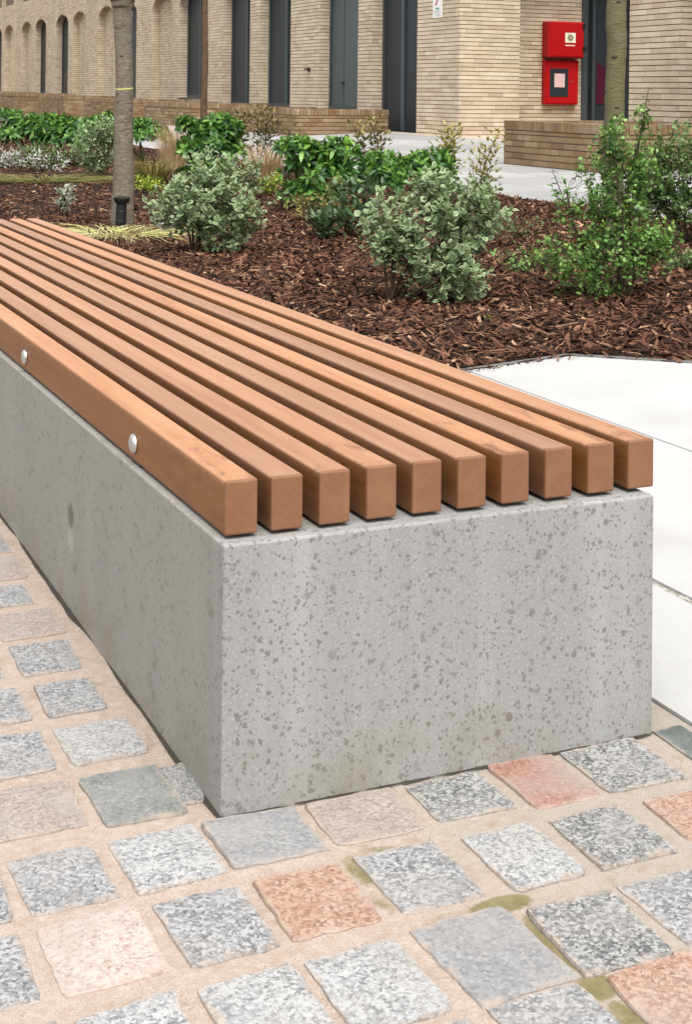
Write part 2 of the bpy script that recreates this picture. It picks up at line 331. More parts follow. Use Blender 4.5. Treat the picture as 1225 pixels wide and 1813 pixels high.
class MB:
    """collects quads for one mesh"""
    def __init__(s): s.v = []; s.f = []; s.n = 0
    def add(s, v, f):
        s.v.append(np.asarray(v, float)); s.f += [[i+s.n for i in q] for q in f]; s.n += len(v); return s
    def box(s, a, b):
        (x0, y0, z0), (x1, y1, z1) = a, b
        return s.add([(x0, y0, z0), (x1, y0, z0), (x1, y1, z0), (x0, y1, z0), (x0, y0, z1), (x1, y0, z1), (x1, y1, z1), (x0, y1, z1)], QB.tolist())
    def tube(s, pts, rad, k=8, cap=True):
        pts = [Vector(p) for p in pts]; n = len(pts); rad = rad if isinstance(rad, (list, tuple, np.ndarray)) else [rad]*n
        vs = []; ref = None
        for i, p in enumerate(pts):
            d = (pts[min(i+1, n-1)]-pts[max(i-1, 0)]).normalized()
            if ref is None: ref = d.orthogonal().normalized()
            ref = (ref - d*ref.dot(d)).normalized(); b = d.cross(ref)
            for j in range(k):
                a = 2*math.pi*j/k; vs.append(p + (ref*math.cos(a)+b*math.sin(a))*rad[i])
        fs = [[i*k+j, i*k+(j+1) % k, (i+1)*k+(j+1) % k, (i+1)*k+j] for i in range(n-1) for j in range(k)]
        if cap: fs += [list(range(k))[::-1], [(n-1)*k+j for j in range(k)]]
        return s.add([tuple(q) for q in vs], fs)
    def lathe(s, prof, k=24, c=(0, 0, 0)):
        vs = [(c[0]+r*math.cos(2*math.pi*j/k), c[1]+r*math.sin(2*math.pi*j/k), c[2]+z) for r, z in prof for j in range(k)]
        n = len(prof); fs = [[i*k+j, i*k+(j+1) % k, (i+1)*k+(j+1) % k, (i+1)*k+j] for i in range(n-1) for j in range(k)]
        fs += [list(range(k))[::-1], [(n-1)*k+j for j in range(k)]]
        return s.add(vs, fs)
    def mesh(s, name, m, smooth=False): return mesh(name, np.vstack(s.v), s.f, m, smooth)
    def build(s, name, m, parent=None, kind=None, smooth=False, world=False): return obj(name, s.mesh(name, m, smooth), parent, kind, world=world)
def bevel_box(name, a, b, m, w, seg=2):
    bm = bmesh.new(); q = MB().box(a, b); vs = [bm.verts.new(p) for p in q.v[0]]
    for f in q.f: bm.faces.new([vs[i] for i in f])
    bmesh.ops.bevel(bm, geom=bm.edges[:], offset=w, segments=seg, profile=0.5, affect='EDGES')
    me = bpy.data.meshes.new(name); bm.to_mesh(me); bm.free(); me.materials.append(m); return me
def snoise(x, y, s, seed=0):
    """smooth repeatable height noise from a few sines"""
    r = np.random.default_rng(seed); o = np.zeros_like(np.asarray(x, float))
    for i in range(7):
        a, p, k = r.uniform(0, 2*math.pi), r.uniform(0, 6.3), s*r.uniform(0.6, 2.4)
        o += np.sin((np.cos(a)*x+np.sin(a)*y)*k+p)/7
    return o

# ------------------------------------------------------------------ terrain
def ground(X, Y):
    X = np.asarray(X, float); Y = np.asarray(Y, float)
    b = np.interp(X, [.8, 3, 5.95, 8.6, 11.6], [0, 0, .09, .14, .27])
    return b - .007*np.clip(Y, -5, 8)*np.clip(1-(X-.8)/4, 0, 1)
def gz(x, y): return float(ground(x, y))
def sheet(name, x0, x1, y0, y1, nx, ny, dz, m, kind='structure', bump=0.0, clip=None):
    gx, gy = np.meshgrid(np.linspace(x0, x1, nx+1), np.linspace(y0, y1, ny+1))
    z = ground(gx, gy)+dz+(bump*snoise(gx, gy, 3.0, 5) if bump else 0)
    v = np.stack([gx, gy, z], -1).reshape(-1, 3); i = np.arange(nx)[None, :]+np.arange(ny)[:, None]*(nx+1); i = i.ravel()
    f = np.stack([i, i+1, i+nx+2, i+nx+1], 1)
    if clip is not None: f = f[clip(v[f].mean(1))]
    return obj(name, mesh(name, v, f, m), None, kind)
# base earth to the horizon
sheet('ground', -400, 400, -400, 400, 80, 80, -0.16, MT['earth'])

# bed outline in X,Y (the paving is cut off at an angle)
BED = [(0.755, 2.57), (2.44, 2.985), (2.80, 2.665), (5.95, -0.30), (5.95, 60), (0.755, 60)]
def in_poly(x, y, poly):
    x = np.asarray(x); y = np.asarray(y); c = np.zeros(x.shape, bool); n = len(poly)
    for i in range(n):
        (x1, y1), (x2, y2) = poly[i], poly[(i+1) % n]
        c ^= ((y1 > y) != (y2 > y)) & (x < (x2-x1)*(y-y1)/((y2-y1) if y2 != y1 else 1e-9)+x1)
    return c
def bump_h(x, y): return 0.018*snoise(x, y, 2.2, 11)+0.010*snoise(x, y, 9.0, 12)
gx, gy = np.meshgrid(np.linspace(0.755, 5.95, 105), np.concatenate([np.linspace(-0.5, 14, 260), np.linspace(14.2, 60, 90)]))
nxx = gx.shape[1]; nyy = gx.shape[0]
v = np.stack([gx, gy, ground(gx, gy)+0.004+bump_h(gx, gy)], -1).reshape(-1, 3)
ii = (np.arange(nxx-1)[None, :]+np.arange(nyy-1)[:, None]*nxx).ravel(); f = np.stack([ii, ii+1, ii+nxx+1, ii+nxx], 1)
f = f[in_poly(v[f].mean(1)[:, 0], v[f].mean(1)[:, 1], BED)]
obj('planting_bed', mesh('planting_bed', v, f, MT['soil'], True), None, 'structure')

# ------------------------------------------------------------------ cobbled pavement: mortar sheet + setts
cob = sheet('cobbled_pavement', -3.2, 0.79, -3.0, 16, 40, 190, -0.002, MT['mortar'])
cx = [-1.06, -.92, -.78, -.645, -.508, -.371, -.233, -.096, .04, .184, .332, .471, .612]
ry = [-1.12, -.95, -.77, -.59, -.428, -.243, -.071, .119, .307, .491, .682, .86, 1.03] + [1.03+.178*i for i in range(1, 24)]
SC = {(-.096, 1.03): 'grey', (-.096, .86): 'dusk', (-.096, .682): 'grey', (-.096, .491): 'grey', (-.233, .491): 'grey', (-.096, .307): 'light', (-.233, .307): 'grey', (-.096, .119): 'green',
      (-.233, .119): 'dusk', (-.096, -.071): 'light', (-.233, -.071): 'grey', (.04, -.071): 'smooth', (-.233, -.243): 'rose', (-.096, -.243): 'grey', (.04, -.243): 'orange', (-.371, -.243): 'grey',
      (-.233, -.428): 'light', (-.096, -.428): 'light', (.04, -.428): 'light', (.184, -.071): 'dusk', (.332, -.071): 'dark', (.471, -.071): 'red', (.471, -.243): 'dark', (.332, -.243): 'light', (.184, -.243): 'grey',
      (.184, -.428): 'smooth', (.332, -.428): 'dark', (.471, -.428): 'grey', (.612, -.243): 'orange', (.612, -.071): 'dark', (.332, -.59): 'orange', (.184, -.59): 'grey', (-.371, -.071): 'grey', (-.371, .119): 'grey', (.612, -.428): 'grey', (.04, -.59): 'grey'}
SIZE = {(-.096, 1.03): (.074, .112), (-.096, .682): (.096, .134), (-.096, .491): (.088, .12), (.04, -.071): (.122, .116), (.184, -.071): (.118, .112), (.332, -.071): (.108, .104), (.612, -.243): (.088, .11), (-.096, .119): (.106, .145),
        (.184, -.428): (.117, .152), (.612, -.071): (.12, .127), (.332, -.243): (.098, .134)}
def sett_mesh(seed, m):
    r = np.random.default_rng(seed); n = 9; per = []
    c = 0.5
    for side in range(4):
        for i in range(n):
            t = -c + i/n
            per.append([(t, -c), (c, t), (-t, c), (-c, -t)][side])
    per = np.array(per); nn = len(per); k = np.arange(nn)
    corner = k % n == 0
    lo = sum(r.normal(0, .0065)*np.sin(2*math.pi*k*f/nn+r.uniform(0, 6.3)) for f in (3, 5, 7, 10))
    rad = 1+lo+r.normal(0, 0.0095, nn); rad[corner] -= r.uniform(.0, .05, 4); rad[r.integers(0, nn, 2)] -= .025
    per = per*rad[:, None]
    skew = r.normal(0, 0.028, 2); per[:, 0] += skew[0]*per[:, 1]; per[:, 1] += skew[1]*per[:, 0]
    vs = []; tl = r.normal(0, .0022, 2)
    for k_, zz in ((1.01, -0.03), (1.0, 0.0004), (0.982, 0.0024), (0.70, 0.0030), (0.34, 0.0032)):
        for q in per: vs.append((q[0]*k_, q[1]*k_, zz+(r.normal(0, 0.00022)+tl[0]*q[0]*k_+tl[1]*q[1]*k_ if zz > .001 else 0)))
    vs.append((0, 0, 0.0032)); L_ = 5
    fs = [[a*nn+i, a*nn+(i+1) % nn, (a+1)*nn+(i+1) % nn, (a+1)*nn+i] for a in range(L_-1) for i in range(nn)]
    fs += [[(L_-1)*nn+i, (L_-1)*nn+(i+1) % nn, len(vs)-1] for i in range(nn)]
    me = mesh('sett', vs, fs, m); me.polygons.foreach_set('use_smooth', np.zeros(len(fs), dtype=bool)); return me
SM = {k: [sett_mesh(100*i+j, G[k]) for j in range(5)] for i, k in enumerate(G)}
kinds = ['grey']*8+['light']*4+['dark']*5+['smooth']*3+['dusk']*3+['orange']*2+['rose']*2+['green']*1+['red']
far = []
def sett(x, y, kind, sx, sy):
    o = obj('sett', random.choice(SM[kind]), cob, loc=(x, y, gz(x, y)+random.uniform(-0.001, 0.001)))
    o.scale = (sx*1.11, sy*1.10, 1); o.rotation_euler = (random.gauss(0, .006), random.gauss(0, .006), random.gauss(0, .015))
nset = 0
for y in ry:
    for x in cx:
        if y > 0 and x > 0: continue
        key = (x, y); kd = SC.get(key) or random.choice(kinds)
        sx, sy = SIZE.get(key, (random.uniform(.100, .116), random.uniform(.122, .136)))
        jx, jy = (random.gauss(0, .004), random.gauss(0, .004))
        if nset < 296: sett(x+jx, y+jy, kd, sx, sy); nset += 1
        else: far.append((x, y))
for y, kd in ((-.053, 'slate'), (-.19, 'green'), (-.33, 'slate'), (-.47, 'grey')): sett(.742, y, kd, .046, .112)
sett(-.012, .118, 'dark', .05, .11)
# setts further off than one can pick apart, as one piece
for y in np.arange(5.3, 15.8, .178):
    for x in np.arange(-2.9, .72, .141): far.append((x, y))
for y in np.arange(-1.1, 5.2, .178):
    for x in np.arange(-3.1, -1.13, .141): far.append((x, y))
mb = MB()
for x, y in far:
    z = gz(x, y); mb.box((x-.053, y-.063, z-.03), (x+.053, y+.063, z+.005))
mb.build('sett_field', m_granite('distant_setts', (0.10, 0.10, 0.10), (0.21, 0.205, 0.20), (0.31, 0.30, 0.29), 0.33, 0.62, unit=(1, 1, 1)), cob, 'stuff')

# ------------------------------------------------------------------ pale slabs beside the bench
pav = sheet('pale_pavement', 0.79, 7.5, -4, 2.55, 40, 40, -0.012, MT['gap'], clip=lambda c: ~in_poly(c[:, 0], c[:, 1], [(0.755, 2.4), (2.44, 2.8), (2.80, 2.5), (5.95, -0.5), (5.95, 60), (0.755, 60)]))
def slab(poly, zt=0.004):
    n = len(poly); ins = []
    P = np.array(poly); c = P.mean(0)
    vs = []
    for k, zz in ((0.0, -0.06), (0.0, zt-0.003), (0.003, zt)):
        for q in P:
            d = c-q; d = d/np.linalg.norm(d); r_ = q+d*k*1.4; vs.append((r_[0], r_[1], gz(*r_)+zz))
    fs = [[a*n+i, a*n+(i+1) % n, (a+1)*n+(i+1) % n, (a+1)*n+i] for a in range(2) for i in range(n)]+[[2*n+i for i in range(n)]]
    obj('paving_slab', mesh('paving_slab', vs, fs, MT['white']), pav)
slab([(.792, -1.5), (1.135, -1.5), (1.135, 2.655), (.792, 2.57)])
slab([(1.158, -1.2), (1.917, -1.2), (1.917, 2.848), (1.158, 2.661)])
slab([(1.926, -0.9), (2.80, -0.9), (2.80, 2.645), (2.44, 2.965), (1.926, 2.85)])
slab([(2.806, -0.9), (3.60, -0.9), (3.60, 1.89), (2.806, 2.64)]); slab([(3.606, -0.9), (4.4, -0.9), (4.4, 1.13), (3.606, 1.885)]); slab([(4.406, -0.9), (5.9, -0.9), (5.9, -.28), (4.406, 1.125)])
slab([(.792, -3.9), (1.135, -3.9), (1.135, -1.505), (.792, -1.505)]); slab([(1.158, -3.9), (1.918, -3.9), (1.918, -1.206), (1.158, -1.206)]); slab([(1.926, -3.9), (5.9, -3.9), (5.9, -.906), (1.926, -.906)])
# grit in the wide joint
r = np.random.default_rng(3); mb = MB()
for i in range(900):
    x = r.uniform(1.138, 1.155); y = r.uniform(-.8, 2.6); s_ = r.uniform(.0015, .0045); z = gz(x, y)-.003
    mb.box((x-s_, y-s_*r.uniform(1, 2), z-s_), (x+s_, y+s_, z+s_*r.uniform(.6, 1.2)))
mb.build('joint_grit', m_plain('joint_grit', (0.33, 0.31, 0.27), 0.9, 0, 0.4, 90), pav, 'stuff')
bm_ = MB().box((1.1365, -3.9, -.07), (1.1565, 2.655, -.004)); bm_.build('joint_bed', m_plain('joint_sand', (0.22, 0.205, 0.175), 0.95, 0, .2, 60), pav)
# steel edging between slabs and bed
edge = MB()
for a, b in (((.76, 2.566), (2.442, 2.982)), ((2.442, 2.982), (2.803, 2.662)), ((2.803, 2.662), (5.94, -.30))):
    d = Vector((b[0]-a[0], b[1]-a[1], 0)).normalized()*0; nrm = Vector((-(b[1]-a[1]), b[0]-a[0], 0)).normalized()*0.006
    z0, z1 = gz(*a), gz(*b)
    P = [(a[0], a[1]), (b[0], b[1]), (b[0]+nrm.x, b[1]+nrm.y), (a[0]+nrm.x, a[1]+nrm.y)]
    zz = [z0, z1, z1, z0]
    edge.add([(p[0], p[1], z-.1) for p, z in zip(P, zz)]+[(p[0], p[1], z+.010) for p, z in zip(P, zz)], QB.tolist())
obj('bed_edging', edge.mesh('bed_edging', MT['gap']), None, 'structure')

# rear paving along the building
rp = sheet('rear_pavement', 5.95, 60, -20, 70, 60, 45, -0.012, MT['joint'])
pool = {}
for ix, x in enumerate(np.arange(5.97, 11.2, .905)):
    for iy, y in enumerate(np.arange(4.0, 34, 1.21)):
        y += .6*(ix % 2)
        x1, y1 = x+.895, y+1.2
        c4 = [(x, y), (x1, y), (x1, y1), (x, y1)]
        vs = [(px, py, gz(px, py)-.05) for px, py in c4]+[(px, py, gz(px, py)+.002) for px, py in c4]
        obj('paving_slab', mesh('paving_slab', vs, QB.tolist(), MT['rear']), rp)
bnd = MB(); y = 14.0
bnd.add([(px, py, gz(px, py)+zz) for zz in (-.05, .004) for px, py in ((11.36, 16), (11.7, 16), (11.7, 66), (11.36, 66))], QB.tolist())
bnd.add([(px, py, gz(px, py)+zz) for zz in (-.05, .006) for px, py in ((11.40, 20.2), (16, 20.2), (16, 22), (11.40, 22))], QB.tolist())
bnd.build('sett_band', MT['band'], rp)

# ------------------------------------------------------------------ bench
bench = thing('bench', 'long bench of orange hardwood slats on a speckled grey concrete block', 'bench', (0, 0, 0), rot=(-0.007, 0, 0))
L_B = 4.71
bb = bevel_box('concrete_block', (0, 0, -0.012), (0.712, L_B, 0.3755), MT['concrete'], 0.0035, 2); obj('concrete_block', bb, bench)
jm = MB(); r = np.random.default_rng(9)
def dirt_shade_line(p0, p1, out_, w0):
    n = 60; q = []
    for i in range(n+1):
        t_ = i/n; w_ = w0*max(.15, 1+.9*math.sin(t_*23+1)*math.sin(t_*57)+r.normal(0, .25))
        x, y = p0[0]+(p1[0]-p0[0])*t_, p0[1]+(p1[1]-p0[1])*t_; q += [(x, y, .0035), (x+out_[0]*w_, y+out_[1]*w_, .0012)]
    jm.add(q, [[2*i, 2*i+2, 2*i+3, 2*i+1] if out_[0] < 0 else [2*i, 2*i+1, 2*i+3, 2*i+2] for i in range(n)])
dirt_shade_line((.001, -.001), (.001, L_B), (-1, 0), .0055); dirt_shade_line((.0, .001), (.712, .001), (0, -1), .0028)
jm.build('dirt_shade_joint', MT['dirt_shade'], bench)  # dark dirt along the block's foot, doubling as its painted contact shadow
SX = [.0145, .0825, .1565, .231, .3055, .380, .4545, .532, .6085, .683]
sw, sh = .0480, .0765
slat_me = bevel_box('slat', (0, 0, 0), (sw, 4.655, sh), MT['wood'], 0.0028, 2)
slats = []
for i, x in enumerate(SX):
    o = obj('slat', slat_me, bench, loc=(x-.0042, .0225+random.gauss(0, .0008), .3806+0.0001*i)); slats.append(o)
bolt = MB().lathe([(.0165, 0), (.0165, .003), (.0150, .0062), (.011, .0085), (.0055, .0096), (.001, .0099)], 24).mesh('bolt', MT['steel'], True)
for y in (.486, 1.388, 2.29, 3.19, 4.09):
    o = obj('bolt', bolt, slats[0], loc=(0.0003, y-.0225, .411-.3806)); o.rotation_euler = (0, -math.pi/2, 0)
    MB().box((.012, y-.025, .3700), (.70, y+.025, .3808)).build('bearer', MT['darksteel'], bench)

# ------------------------------------------------------------------ brickwork
CH, BLEN = 0.075, 0.30
def course_bricks(out, back, intervals, z0, z1, P, depth=0.05, face=0.0, half0=0):
    """bricks of all courses between z0 and z1; intervals(zb, zt) -> [((xa_b, xa_t), (xb_b, xb_t))]; P maps (x, z, d) to the world, d = into the wall"""
    r = np.random.default_rng(int(abs(z0*1000))+17)
    k0 = math.floor(z0/CH+1e-6); k1 = math.ceil(z1/CH-1e-6)
    for k in range(k0, k1):
        zb, zt = max(k*CH, z0), min((k+1)*CH, z1); jz = 0.0075
        for (ab, at), (bb_, bt) in intervals(zb, zt):
            lo, hi = min(ab, at), max(bb_, bt)
            back.append([P(ab, zb, face+.014), P(bb_, zb, face+.014), P(bt, zt, face+.014), P(at, zt, face+.014)])
            i0 = math.floor(lo/BLEN)-1
            x = (i0-1)*BLEN+((math.sin(k*12.9898+half0*4.1)*43758.5453) % 1.0)*BLEN*.45+(BLEN/2 if k % 2 else 0)
            while x < hi:
                x0, x1 = x+.0012, x+BLEN-.0012; x += BLEN
                c0b, c0t = max(x0, ab), max(x0, at); c1b, c1t = min(x1, bb_), min(x1, bt)
                if c1b-c0b < .003 and c1t-c0t < .003: continue
                c1b = max(c1b, c0b+.001); c1t = max(c1t, c0t+.001)
                d = face+r.normal(0, .0010); a, b = zb+jz/2, zt-jz/2-.004
                out.append([P(c0b, a, d), P(c1b, a, d), P(c1t, b, d), P(c0t, b, d), P(c0b, a, d+depth), P(c1b, a, d+depth), P(c1t, b, d+depth), P(c0t, b, d+depth)])
BRF = np.array([[0, 1, 2, 3], [0, 4, 5, 1], [1, 5, 6, 2], [2, 6, 7, 3], [3, 7, 4, 0]])
def bricks_mesh(out):
    a = np.array(out, float); n = len(a); f = (BRF[None]+np.arange(n)[:, None, None]*8).reshape(-1, 4); return a.reshape(-1, 3), f
def quads_mesh(q):
    a = np.array(q, float); n = len(a); return a.reshape(-1, 3), np.arange(n*4).reshape(n, 4)
XF, YQ = 11.61, 21.08
bld = thing('brick_building', 'long buff brick building with tall arched recesses and dark window panels', 'building', (XF, YQ, 0.2))
AW, SPR, TOP = 1.02, 3.40, 3.80
openings = []
kind_of = {(0, 0): 'door', (0, 1): 'grey', (1, 0): 'win', (1, 1): 'win', (2, 0): 'arch', (2, 1): 'blind', (3, 0): 'arch', (3, 1): 'blind', (4, 0): 'blind', (4, 1): 'arch', (5, 0): 'arch', (5, 1): 'blind', (6, 0): 'blind', (6, 1): 'arch', (7, 0): 'arch', (7, 1): 'blind'}
for k in range(8):
    for j in (0, 1): openings.append((YQ+2.70+2.70*j+6.43*k, kind_of[(k, j)]))
def sill_z(kd): return {'door': .20, 'grey': .66, 'win': .68, 'arch': .84, 'blind': .60}[kd]
def half_w(z):
    if z <= SPR: return AW
    if z >= TOP: return 0.0
    return AW*math.sqrt(max(0, 1-((z-SPR)/(TOP-SPR))**2))
UP0, UP1 = 4.62, 6.6
def facade_iv(zb, zt):
    cuts = []
    zm = (zb+zt)/2
    for c, kd in openings:
        if zm < sill_z(kd): continue
        hb, ht = half_w(zb), half_w(zt)
        if hb > 0.02 or ht > 0.02: cuts.append(((c-hb, c-ht), (c+hb, c+ht)))
        elif UP0 < zm < UP1 and kd in ('arch', 'blind') : cuts.append(((c-.95, c-.95), (c+.95, c+.95)))
    cuts.sort(key=lambda q: q[0][0]); res = []; cur = (YQ, YQ)
    for a, b in cuts:
        res.append((cur, a)); cur = b
    res.append((cur, (YQ+52, YQ+52))); return res
out, back, extra = [], [], []
course_bricks(out, back, facade_iv, 0.0, 6.9, lambda x, z, d: (XF+d, x, z))
RD = 0.24
wins = []
def rect_iv(a, b): return lambda zb, zt: [((a, a), (b, b))]
for c, kd in openings:
    z0 = sill_z(kd)
    # jambs: the far one faces the camera
    for sgn in (1, -1):
        yj = c+sgn*AW
        course_bricks(out, back, rect_iv(0.0, RD+.02), z0, SPR, (lambda yj, sgn: lambda x, z, d: (XF+.002+x, yj+sgn*(d-.001), z))(yj, sgn), 0.04)
    # soffit of the arch: voussoirs round the curve
    na = 34
    for i in range(na):
        for (d0, d1) in ((.004, .115), (.123, .25)):
            t0, t1 = math.pi*(i+.06)/na, math.pi*(i+.94)/na
            q = [(XF+d0, c+AW*math.cos(t0), SPR+(TOP-SPR)*math.sin(t0)), (XF+d0, c+AW*math.cos(t1), SPR+(TOP-SPR)*math.sin(t1)), (XF+d1, c+AW*math.cos(t1), SPR+(TOP-SPR)*math.sin(t1)), (XF+d1, c+AW*math.cos(t0), SPR+(TOP-SPR)*math.sin(t0))]
            out.append(q+[(p[0], c+(p[1]-c)*1.03, p[2]+.02) for p in q])
        t0, t1 = math.pi*i/na, math.pi*(i+1)/na
        back.append([(XF+d, c+(AW+.006)*math.cos(t), SPR+(TOP-SPR+.006)*math.sin(t)) for d, t in ((0.002, t0), (0.002, t1), (.25, t1), (.25, t0))])
    if kd == 'blind':
        course_bricks(out, back, rect_iv(c-AW-.03, c+AW+.03), z0-.1, TOP+.05, lambda x, z, d: (XF+RD+d, x, z))
    else: wins.append((c, kd, z0))
    # sill course
    back.append([(XF+.004, c-AW, z0-.002), (XF+.30, c-AW, z0-.002), (XF+.30, c+AW, z0-.002), (XF+.004, c+AW, z0-.002)])
# return wall, set-back wall with the red boxes
P_ret = lambda x, z, d: (x, YQ+d, z)
course_bricks(out, back, rect_iv(XF, 12.83), 0.1, 5.5, P_ret, half0=1)
P_rec = lambda x, z, d: (x, 21.90+d, z)
course_bricks(out, back, rect_iv(12.60, 14.66), 0.1, 5.5, P_rec)
course_bricks(out, back, rect_iv(14.66, 17.2), 3.2, 5.5, P_rec)
course_bricks(out, back, rect_iv(14.66, 17.2), 0.1, 0.30, P_rec)
# wing, nearer on the right
XW, YW0, YW1 = 10.86, 13.68, 14.81
wing_b, wing_back = [], []
def wing_iv(zb, zt):
    zm = (zb+zt)/2; r_ = []
    cuts = [(11.62, 13.68), (8.2, 10.3), (5.2, 7.2)] if .6 < zm < 3.4 else []
    cur = YW1
    for a, b in cuts: r_.append(((b, b), (cur, cur))); cur = a
    r_.append(((2.0, 2.0), (cur, cur))); return r_
course_bricks(wing_b, wing_back, wing_iv, 0.1, 5.5, lambda x, z, d: (XW+d, x, z))
for yj, sg in ((13.68, 1), (10.3, 1), (7.2, 1), (11.62, -1), (8.2, -1), (5.2, -1)):
    course_bricks(wing_b, wing_back, rect_iv(0.0, RD+.02), .6, 3.4, (lambda yj, sg: lambda x, z, d: (XW+.002+x, yj+sg*(d-.001), z))(yj, sg), 0.04)
course_bricks(wing_b, wing_back, rect_iv(0.0, 1.2), .1, 5.5, lambda x, z, d: (XW+.002+x, YW1-d+.001, z), 0.04)
def visible_uv(p):
    d = np.asarray(p)-np.array(CAM); fw = d@np.array(FWD); 
    wx = 2610*(d@np.array(RIGHT))/fw; wy = -2610*d[..., 2]/fw
    return 612.5+wx*math.cos(RHO)-wy*math.sin(RHO), 165+wx*math.sin(RHO)+wy*math.cos(RHO), fw
# the wing's bricks that show: one object each
unit = MB().box((-.5, 0, -.5), (.5, 1, .5))
def brick_objs(lst, parent, m, name='brick', limit=300):
    """lst: hexahedra as 8 corners; the first `limit` that show are separate pieces, the rest one joined piece"""
    n = 0; rest = []
    for h in lst:
        h = np.array(h); c = h.mean(0); u, v_, fw = visible_uv(c)
        if n < limit and -5 < u < 1230 and -8 < v_ < 420:
            me = mesh(name, h-c, BRF.tolist(), m); o = obj(name, me, parent, loc=Vector(c)-root_loc(parent)); n += 1
        else: rest.append(h)
    if rest: v, f = bricks_mesh(rest); obj('brickwork', mesh('brickwork', v, f, m), parent, 'stuff', world=True)
brick_objs(wing_b, bld, MT['brick'])
v, f = bricks_mesh(out); obj('brickwork', mesh('brickwork', v, f, MT['brick']), bld, 'stuff', world=True)
v, f = quads_mesh(back+wing_back); obj('mortar', mesh('mortar', v, f, MT['joint']), bld, world=True)
core = MB().box((XF+.32, 22.3, 0), (20, YQ+52, 6.9)).box((12.9, 22.3, 0), (20, 24, 6.8)).box((XW+.30, 2.0, 0), (20, YW1-.06, 5.5)).box((XF+.06, YQ+.06, 3.9), (20, YQ+52, 6.88)).box((XF-.01, YQ-.01, 6.9), (20.1, YQ+52, 7.0)).box((XF+.05, YQ+.06, 0), (12.58, 21.7, 5.4)).box((17.2, 14, 0), (20, 22.4, 5.5))
core.build('wall_core', MT['joint'], bld, world=True)
# windows
def window(c, kd, z0, X=XF, top=TOP, hw=AW):
    x0 = X+RD
    fr = MB(); t = .07; zt = top+.05; zb = z0
    y0, y1 = c-hw-.02, c+hw+.02
    fr.box((x0, y0, zb), (x0+.07, y0+t+.02, zt)).box((x0, y1-t-.02, zb), (x0+.07, y1, zt)).box((x0+.001, y0+t+.02, zb), (x0+.069, y1-t-.02, zb+.08))
    w_ = fr.build('door' if kd == 'door' else 'window', MT['frame'], bld, world=True)
    ym = c+.28 if kd == 'grey' else (c+.08 if kd == 'door' else c-.16)
    if kd == 'grey':
        MB().box((x0+.02, y0+t+.022, zb+.082), (x0+.05, ym-.04, zt)).build('door_panel', MT['panel'], w_, world=True)
        MB().box((x0+.035, ym+.04, zb+.082), (x0+.06, y1-t-.022, zt)).build('door_panel', MT['panel'], w_, world=True)
        MB().box((x0+.045, ym-.038, zb+.082), (x0+.065, ym+.038, zt)).build('mullion', MT['frame'], w_, world=True)
        MB().box((x0-.03, ym-.02, 1.22), (x0+.044, ym+.10, 1.25)).build('handle', MT['black'], w_, world=True)
    else:
        MB().box((x0+.035, y0+t+.022, zb+.082), (x0+.05, ym-.035, zt)).build('pane', MT['pane'], w_, world=True)
        MB().box((x0+.035, ym+.035, zb+.082), (x0+.05, y1-t-.022, zt)).build('pane', MT['pane'], w_, world=True)
        MB().box((x0-.012, ym-.033, zb+.082), (x0+.06, ym+.033, zt)).build('mullion', MT['panel'], w_, world=True)
    if kd in ('arch',): MB().box((X-.04, y0+.03, zb-.03), (x0-.002, y1-.03, zb-.003)).build('sill', MT['frame'], w_, world=True)
for c, kd, z0 in wins: window(c, kd, z0)
for c, kd in openings:
    if kd in ('arch', 'blind'):
        w_ = MB().box((XF+.10, c-.95, UP0), (XF+.16, c-.88, UP1)).box((XF+.10, c+.88, UP0), (XF+.16, c+.95, UP1)).box((XF+.101, c-.88, UP0), (XF+.159, c+.88, UP0+.06)).box((XF+.101, c-.04, UP0+.06), (XF+.159, c+.04, UP1)).build('window', MT['frame'], bld, world=True)
        MB().box((XF+.12, c-.88, UP0+.06), (XF+.13, c-.04, UP1)).build('pane', MT['pane'], w_, world=True)
        MB().box((XF+.12, c+.04, UP0+.06), (XF+.13, c+.88, UP1)).build('pane', MT['pane'], w_, world=True)
for a, b in ((11.62, 13.68), (8.2, 10.3), (5.2, 7.2)):
    x0 = XW+RD-.02; w_ = MB().box((x0, a-.02, .6), (x0+.06, a+.07, 3.42)).box((x0, b-.07, .6), (x0+.06, b+.02, 3.42)).box((x0, a+.07, .6), (x0+.06, b-.07, .67)).build('window', MT['frame'], bld, world=True)
    MB().box((x0+.02, a+.072, .672), (x0+.04, b-.072, 3.42)).build('pane', MT['pane'], w_, world=True)
# glazed screen beside the red boxes
w_ = MB().box((14.66, 21.86, .30), (14.78, 21.98, 3.2)).box((14.90, 21.88, .30), (14.96, 21.96, 3.2)).box((17.1, 21.88, .3), (17.2, 21.98, 3.2)).box((14.78, 21.88, .30), (14.90, 21.96, .37)).box((14.96, 21.88, .30), (17.1, 21.96, .37)).build('window', MT['frame'], bld, world=True)
MB().box((14.782, 21.93, .372), (14.898, 21.95, 3.198)).build('pane', MT['black'], w_, world=True)
MB().box((14.962, 21.91, .372), (17.098, 21.93, 3.198)).build('pane', MT['pane'], w_, world=True)
MB().add([(x, yy, z) for yy in (21.898, 21.908) for x, z in ((15.00, .86), (15.55, .86), (15.55, 1.30), (15.02, 1.66))], [[0, 1, 2, 3], [7, 6, 5, 4], [0, 4, 5, 1], [1, 5, 6, 2], [2, 6, 7, 3], [3, 7, 4, 0]]).build('window_shape', MT['maroon'], w_, world=True)  # flat maroon panel stands in for the red shape showing in the glass

